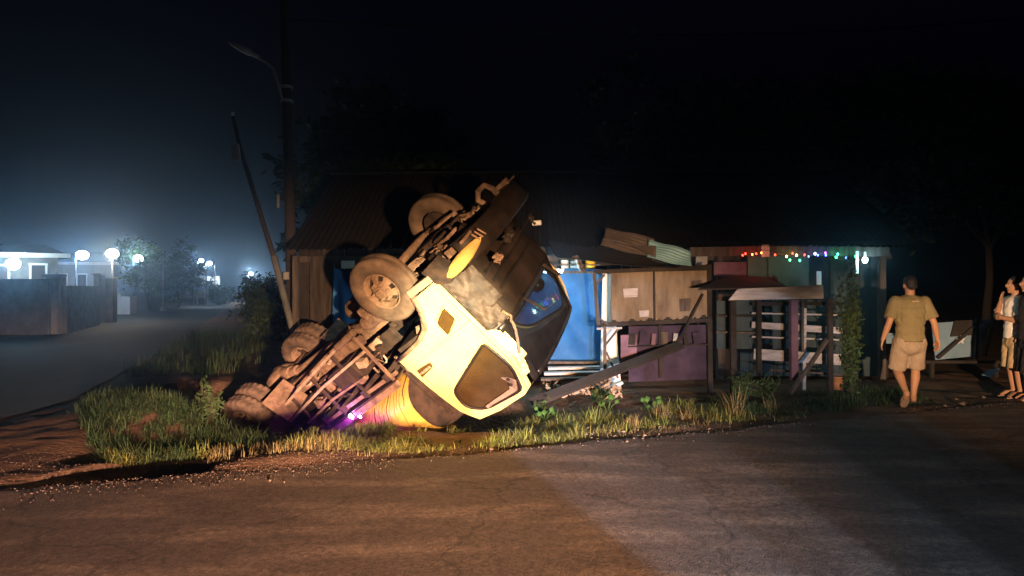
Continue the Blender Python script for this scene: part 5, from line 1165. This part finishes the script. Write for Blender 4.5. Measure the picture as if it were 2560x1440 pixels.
for k, a_ in enumerate(((2408, 1012, .035, 'largest pale stone at the road edge right of the walking man'), (2392, 1000, .022, 'small stone just beyond the largest one'), (2364, 1016, .022, 'flat little stone between the walking man and the largest stone'), (2460, 995, .025, 'small stone in front of the standing people'), (1228, 1125, .02, 'lone pebble on the asphalt below the truck'))): rock(a_[0], a_[1], a_[2], k, a_[3])

# ---------------------------------------------------------------- people
def blob(mb, chain):
    # chain of (point, radius): balls joined by tapered limbs
    for k, (p, r_) in enumerate(chain):
        p = V(p); mb.grid(lambda u, v: p + V((math.sin(math.pi * v) * math.cos(2 * math.pi * u), math.sin(math.pi * v) * math.sin(2 * math.pi * u), math.cos(math.pi * v))) * r_, 12, 8)
        if k: mb.cyl(chain[k - 1][0], p, chain[k - 1][1], r_, 14)
def ell(mb, c, r_, rot=None):
    c = V(c); 
    def f(u, v):
        q = V((r_[0] * math.sin(math.pi * v) * math.cos(2 * math.pi * u), r_[1] * math.sin(math.pi * v) * math.sin(2 * math.pi * u), r_[2] * math.cos(math.pi * v)))
        return c + (rot @ q if rot is not None else q)
    mb.grid(f, 16, 12)
def fuse(mb, name, m, parent, voxel, smooth_it=4, fold=0):
    o = mb.build(name, m, parent)
    md = o.modifiers.new('fuse', 'REMESH'); md.mode = 'VOXEL'; md.voxel_size = voxel; md.use_smooth_shade = True
    sm = o.modifiers.new('soften', 'SMOOTH'); sm.factor = .5; sm.iterations = smooth_it
    dg = bpy.context.evaluated_depsgraph_get(); me = bpy.data.meshes.new_from_object(o.evaluated_get(dg)); o.modifiers.clear()
    o.data = me; me.name = name; me.materials.clear(); me.materials.append(m)
    if fold:
        from mathutils import noise
        for v_ in me.vertices:
            c = v_.co; k_ = noise.noise(V((c.x * 9, c.y * 9, c.z * 5 + 3))) * .6 + noise.noise(V((c.x * 22 + c.z * 12, c.y * 20, c.z * 9))) * .4
            v_.co = c + v_.normal * fold * k_
    for pl in me.polygons: pl.use_smooth = True
    return o
def hand(mb, wrist, direction, palm_n, thumb_dir, s=1.0):
    w_ = V(wrist); d = V(direction).normalized(); t = V(thumb_dir); t = (t - d * t.dot(d)).normalized(); n = V(palm_n).normalized()
    for k in range(4): blob(mb, [(w_ + t * (-.022 + .015 * k), .015), (w_ + d * .085 * s + t * (-.030 + .020 * k), .013)])
    for k, L in enumerate((.058, .072, .078, .07)):
        b0 = w_ + d * .085 * s + t * (-.031 + .0205 * k); m_ = b0 + d * L * .5 * s + n * .012; e = m_ + (d * .75 + n * .65).normalized() * L * .5 * s
        blob(mb, [(b0, .0095), (m_, .009), (e, .0078)])
    blob(mb, [(w_ + d * .02 + t * .02, .013), (w_ + d * .05 + t * .048 + n * .012, .011), (w_ + d * .085 + t * .052 + n * .022, .009)])
def foot(mb, ankle, toe, s=1.0):
    a = V(ankle); t = V(toe); heel = a + V((0, 0, -.04)) - (t - a).normalized() * .03
    blob(mb, [(a, .042), (heel, .034)]); sd = (t - a).cross(V((0, 0, 1))).normalized()
    for k, (o_, r_) in enumerate(((-.03, .022), (-.01, .021), (.012, .02), (.03, .018))): blob(mb, [(heel, .03), (a.lerp(t, .55) + sd * o_ * .8 + V((0, 0, .008)), .027), (t + sd * o_, r_ * .7)])
def person(loc, rz, J, label, cloth, hair_len=.0, group='people beside the road', sandals=True):
    o = empty('person', loc, rz, label, 'person', group)
    mb = MB()
    for s_ in ('L', 'R'):
        blob(mb, [(J['sh' + s_], .058), (V(J['sh' + s_]).lerp(V(J['el' + s_]), .5), .050), (J['el' + s_], .040), (V(J['el' + s_]).lerp(V(J['wr' + s_]), .3), .042), (J['wr' + s_], .027)])
        hd_ = V(J['hd' + s_]); hand(mb, J['wr' + s_], hd_, J['pn' + s_], J['th' + s_])
        blob(mb, [(J['hp' + s_], .095), (V(J['hp' + s_]).lerp(V(J['kn' + s_]), .5), .078), (J['kn' + s_], .054), (V(J['kn' + s_]).lerp(V(J['an' + s_]), .3) + V((0, -.012, 0)), .058), (V(J['kn' + s_]).lerp(V(J['an' + s_]), .7), .042), (J['an' + s_], .034)])
        foot(mb, J['an' + s_], J['to' + s_])
    hc = V(J['head']); fd = V(J['face']).normalized(); sd = fd.cross(V((0, 0, 1))).normalized(); up = sd.cross(fd).normalized(); rot = Matrix((sd, fd, up)).transposed()
    nk = V(J['neck'])
    blob(mb, [((0, 0, .98), .105), ((0, .0, 1.15), .10), (nk - V((0, 0, .14)), .09), (nk - V((0, 0, .03)), .062), (nk + V((0, .01, .05)), .056)])
    blob(mb, [(nk + V((0, 0, .02)), .056), (hc - up * .05, .06)])
    ell(mb, hc + up * .02 - fd * .008, (.075, .093, .098), rot); ell(mb, hc - up * .045 + fd * .02, (.058, .068, .075), rot)
    ell(mb, hc - up * .012 + fd * .098, (.014, .022, .026), rot); ell(mb, hc + up * .012 + fd * .086, (.05, .012, .012), rot); ell(mb, hc - up * .062 + fd * .082, (.026, .012, .011), rot); ell(mb, hc - up * .10 + fd * .065, (.025, .02, .018), rot)
    for s_ in (-1, 1): ell(mb, hc + sd * s_ * .079 - up * .01 - fd * .008, (.012, .022, .034), rot)
    body = fuse(mb, 'body', M['skin'], o, .0085, 3)
    for s_ in (-1, 1):
        mb = MB(); ell(mb, hc + sd * s_ * .030 - up * .004 + fd * .083, (.013, .008, .007), rot); mb.build('eye', M['white'], body)
    mb = MB(); ell(mb, hc + up * .042 - fd * .022, (.083, .095, .088), rot); ell(mb, hc + up * .0 - fd * .055, (.072, .052, .07), rot); fuse(mb, 'hair', M['hair'], o, .010, 2)
    # shirt
    mb = MB(); sL, sR = V(J['shL']), V(J['shR'])
    blob(mb, [(sL + V((0, 0, -.01)), .085), (sR + V((0, 0, -.01)), .085)])
    for z, rx, ry in ((1.33, .20, .135), (1.24, .205, .15), (1.12, .195, .145), (1.0, .19, .145), (.90, .195, .148)):
        n_ = 24; zz = z
        ell(mb, (0, .0, zz), (rx, ry, .13))
    mb.cyl((0, 0, .95), (0, 0, .845), .15, .16, 20)
    ell(mb, (0, 0, .90), (.195, .14, .06)); blob(mb, [(nk - V((0, 0, .10)), .10), (nk - V((0, 0, .035)), .076)])
    for s_ in ('L', 'R'):
        a = V(J['sh' + s_]); b = V(J['el' + s_]); e = a.lerp(b, .80); mb.cyl(a, e, .082, .085, 18); blob(mb, [(a, .085), (a.lerp(b, .4), .083)])
    fuse(mb, 'shirt', cloth[0], o, .012, 4, .016)
    # shorts
    mb = MB(); ell(mb, (0, 0, .86), (.185, .14, .09)); ell(mb, (0, -.01, .78), (.19, .15, .12))
    for s_ in ('L', 'R'):
        a = V(J['hp' + s_]); b = V(J['kn' + s_]); e = a + (b - a) * cloth[2]; mb.cyl(a, e, .115, .108, 18); blob(mb, [(a, .118), (a.lerp(e, .6), .112)])
    fuse(mb, 'shorts', cloth[1], o, .012, 4, .018)
    mb = MB(); mb.grid(lambda u, v: (.183 * math.cos(2 * math.pi * u), .139 * math.sin(2 * math.pi * u), .842 + .012 * v), 24, 1); mb.build('shirt_hem', M['darkcloth'] if cloth[0] == M['darkcloth'] else M['amber'], o, .006)
    if sandals:
        for s_ in ('L', 'R'):
            a = V(J['an' + s_]); t = V(J['to' + s_]); heel = a + V((0, 0, -.075)) - (t - a).normalized() * .07; d = (t + V((0, 0, -.02)) + (t - a).normalized() * .035) - heel; sdv = d.cross(V((0, 0, 1))).normalized(); upn = sdv.cross(d).normalized()
            mb = MB(); n_ = 14; lo = []
            for k in range(n_):
                q_ = 2 * math.pi * k / n_; lo.append(heel + d * (.5 - .5 * math.cos(q_)) + sdv * (.042 * math.sin(q_) * (1.1 - .15 * math.cos(q_))))
            hi = [p + upn * .016 for p in lo]; mb.add(lo + hi, [tuple(range(n_))[::-1], tuple(range(n_, 2 * n_))] + [(k, (k + 1) % n_, n_ + (k + 1) % n_, n_ + k) for k in range(n_)])
            st_ = heel + d * .72 + upn * .045; mb.tube([heel + d * .45 + sdv * .042, st_ + sdv * .02, heel + d * .78, st_ - sdv * .02, heel + d * .45 - sdv * .042], .006, 5); mb.build('sandal', M['sandal'], o)
    return o
walk = dict(head=(0.0, .0, 1.585), face=(.0, 1, -.05), neck=(0, -.01, 1.445),
    shL=(-.185, 0, 1.365), elL=(-.275, -.03, 1.09), wrL=(-.325, .05, .86), hdL=(-.15, .25, -1), pnL=(.9, .2, 0), thL=(.2, 1, 0),
    shR=(.185, 0, 1.365), elR=(.285, -.05, 1.09), wrR=(.355, .0, .86), hdR=(.15, .2, -1), pnR=(-.9, .2, 0), thR=(-.2, 1, 0),
    hpL=(-.095, 0, .84), knL=(-.125, .10, .46), anL=(-.13, -.20, .185), toL=(-.125, -.10, .02),
    hpR=(.095, 0, .84), knR=(.10, .06, .475), anR=(.055, .02, .105), toR=(.10, .17, .035))
p1 = 2275; Y1 = 9.75
pw = person((at(p1, 1000, Y1).x, Y1, float(gz(at(p1, 1000, Y1).x, Y1)) + .01), R(-4), walk, 'man in olive t-shirt and khaki shorts walking away in sandals', (M['olive'], M['khaki'], .98))
MB().box((0, -.142, 1.375), (.085, .03, .012)).build('shirt_print', M['tan'], pw)
stand = dict(head=(.0, .02, 1.60), face=(-.05, 1, .0), neck=(0, -.01, 1.455),
    shL=(-.18, 0, 1.37), elL=(-.24, .06, 1.10), wrL=(-.05, .22, 1.14), hdL=(1, .2, .05), pnL=(0, -1, 0), thL=(0, 0, 1),
    shR=(.18, 0, 1.37), elR=(.20, .16, 1.14), wrR=(.06, .17, 1.36), hdR=(-.2, -.1, 1), pnR=(-1, 0, 0), thR=(-.5, .5, 0),
    hpL=(-.09, 0, .86), knL=(-.10, .03, .48), anL=(-.10, -.02, .10), toL=(-.13, .14, .03), hpR=(.09, 0, .86), knR=(.10, .03, .48), anR=(.10, -.02, .10), toR=(.13, .14, .03))
Y2 = 10.5; x2 = at(2540, 900, Y2).x
person((x2, Y2, float(gz(x2, Y2)) + .005), R(80), stand, 'person in white shirt and tan shorts standing sideways at the right edge', (M['whitecloth'], M['tan'], 1.15))
stand3 = dict(stand); stand3.update(face=(0, 1, 0), elL=(-.25, -.02, 1.1), wrL=(-.24, .06, .86), hdL=(0, .2, -1), pnL=(1, 0, 0), thL=(0, 1, 0), elR=(.25, -.02, 1.1), wrR=(.24, .06, .86), hdR=(0, .2, -1), pnR=(-1, 0, 0), thR=(0, 1, 0))
Y3 = 10.0; x3 = at(2578, 900, Y3).x
person((x3, Y3, float(gz(x3, Y3)) + .005), R(70), stand3, 'person in black clothes with bare calves, cut off by the right edge', (M['darkcloth'], M['darkcloth'], 1.25), sandals=False)

# ---------------------------------------------------------------- damp night air
M['haze'] = bpy.data.materials.new('night_haze'); M['haze'].use_nodes = True; hn = M['haze'].node_tree; hn.nodes.clear()
ho = hn.nodes.new('ShaderNodeOutputMaterial'); hv = hn.nodes.new('ShaderNodeVolumePrincipled'); hv.inputs['Color'].default_value = (.50, .74, 1, 1); hv.inputs['Density'].default_value = .0036; hv.inputs['Anisotropy'].default_value = .91
hn.links.new(hv.outputs[0], ho.inputs['Volume'])
tag(MB().box((0, 0, 4.5), (1100, 1100, 16)).build('haze', M['haze']), 'thin damp night air', 'haze', None, 'stuff')
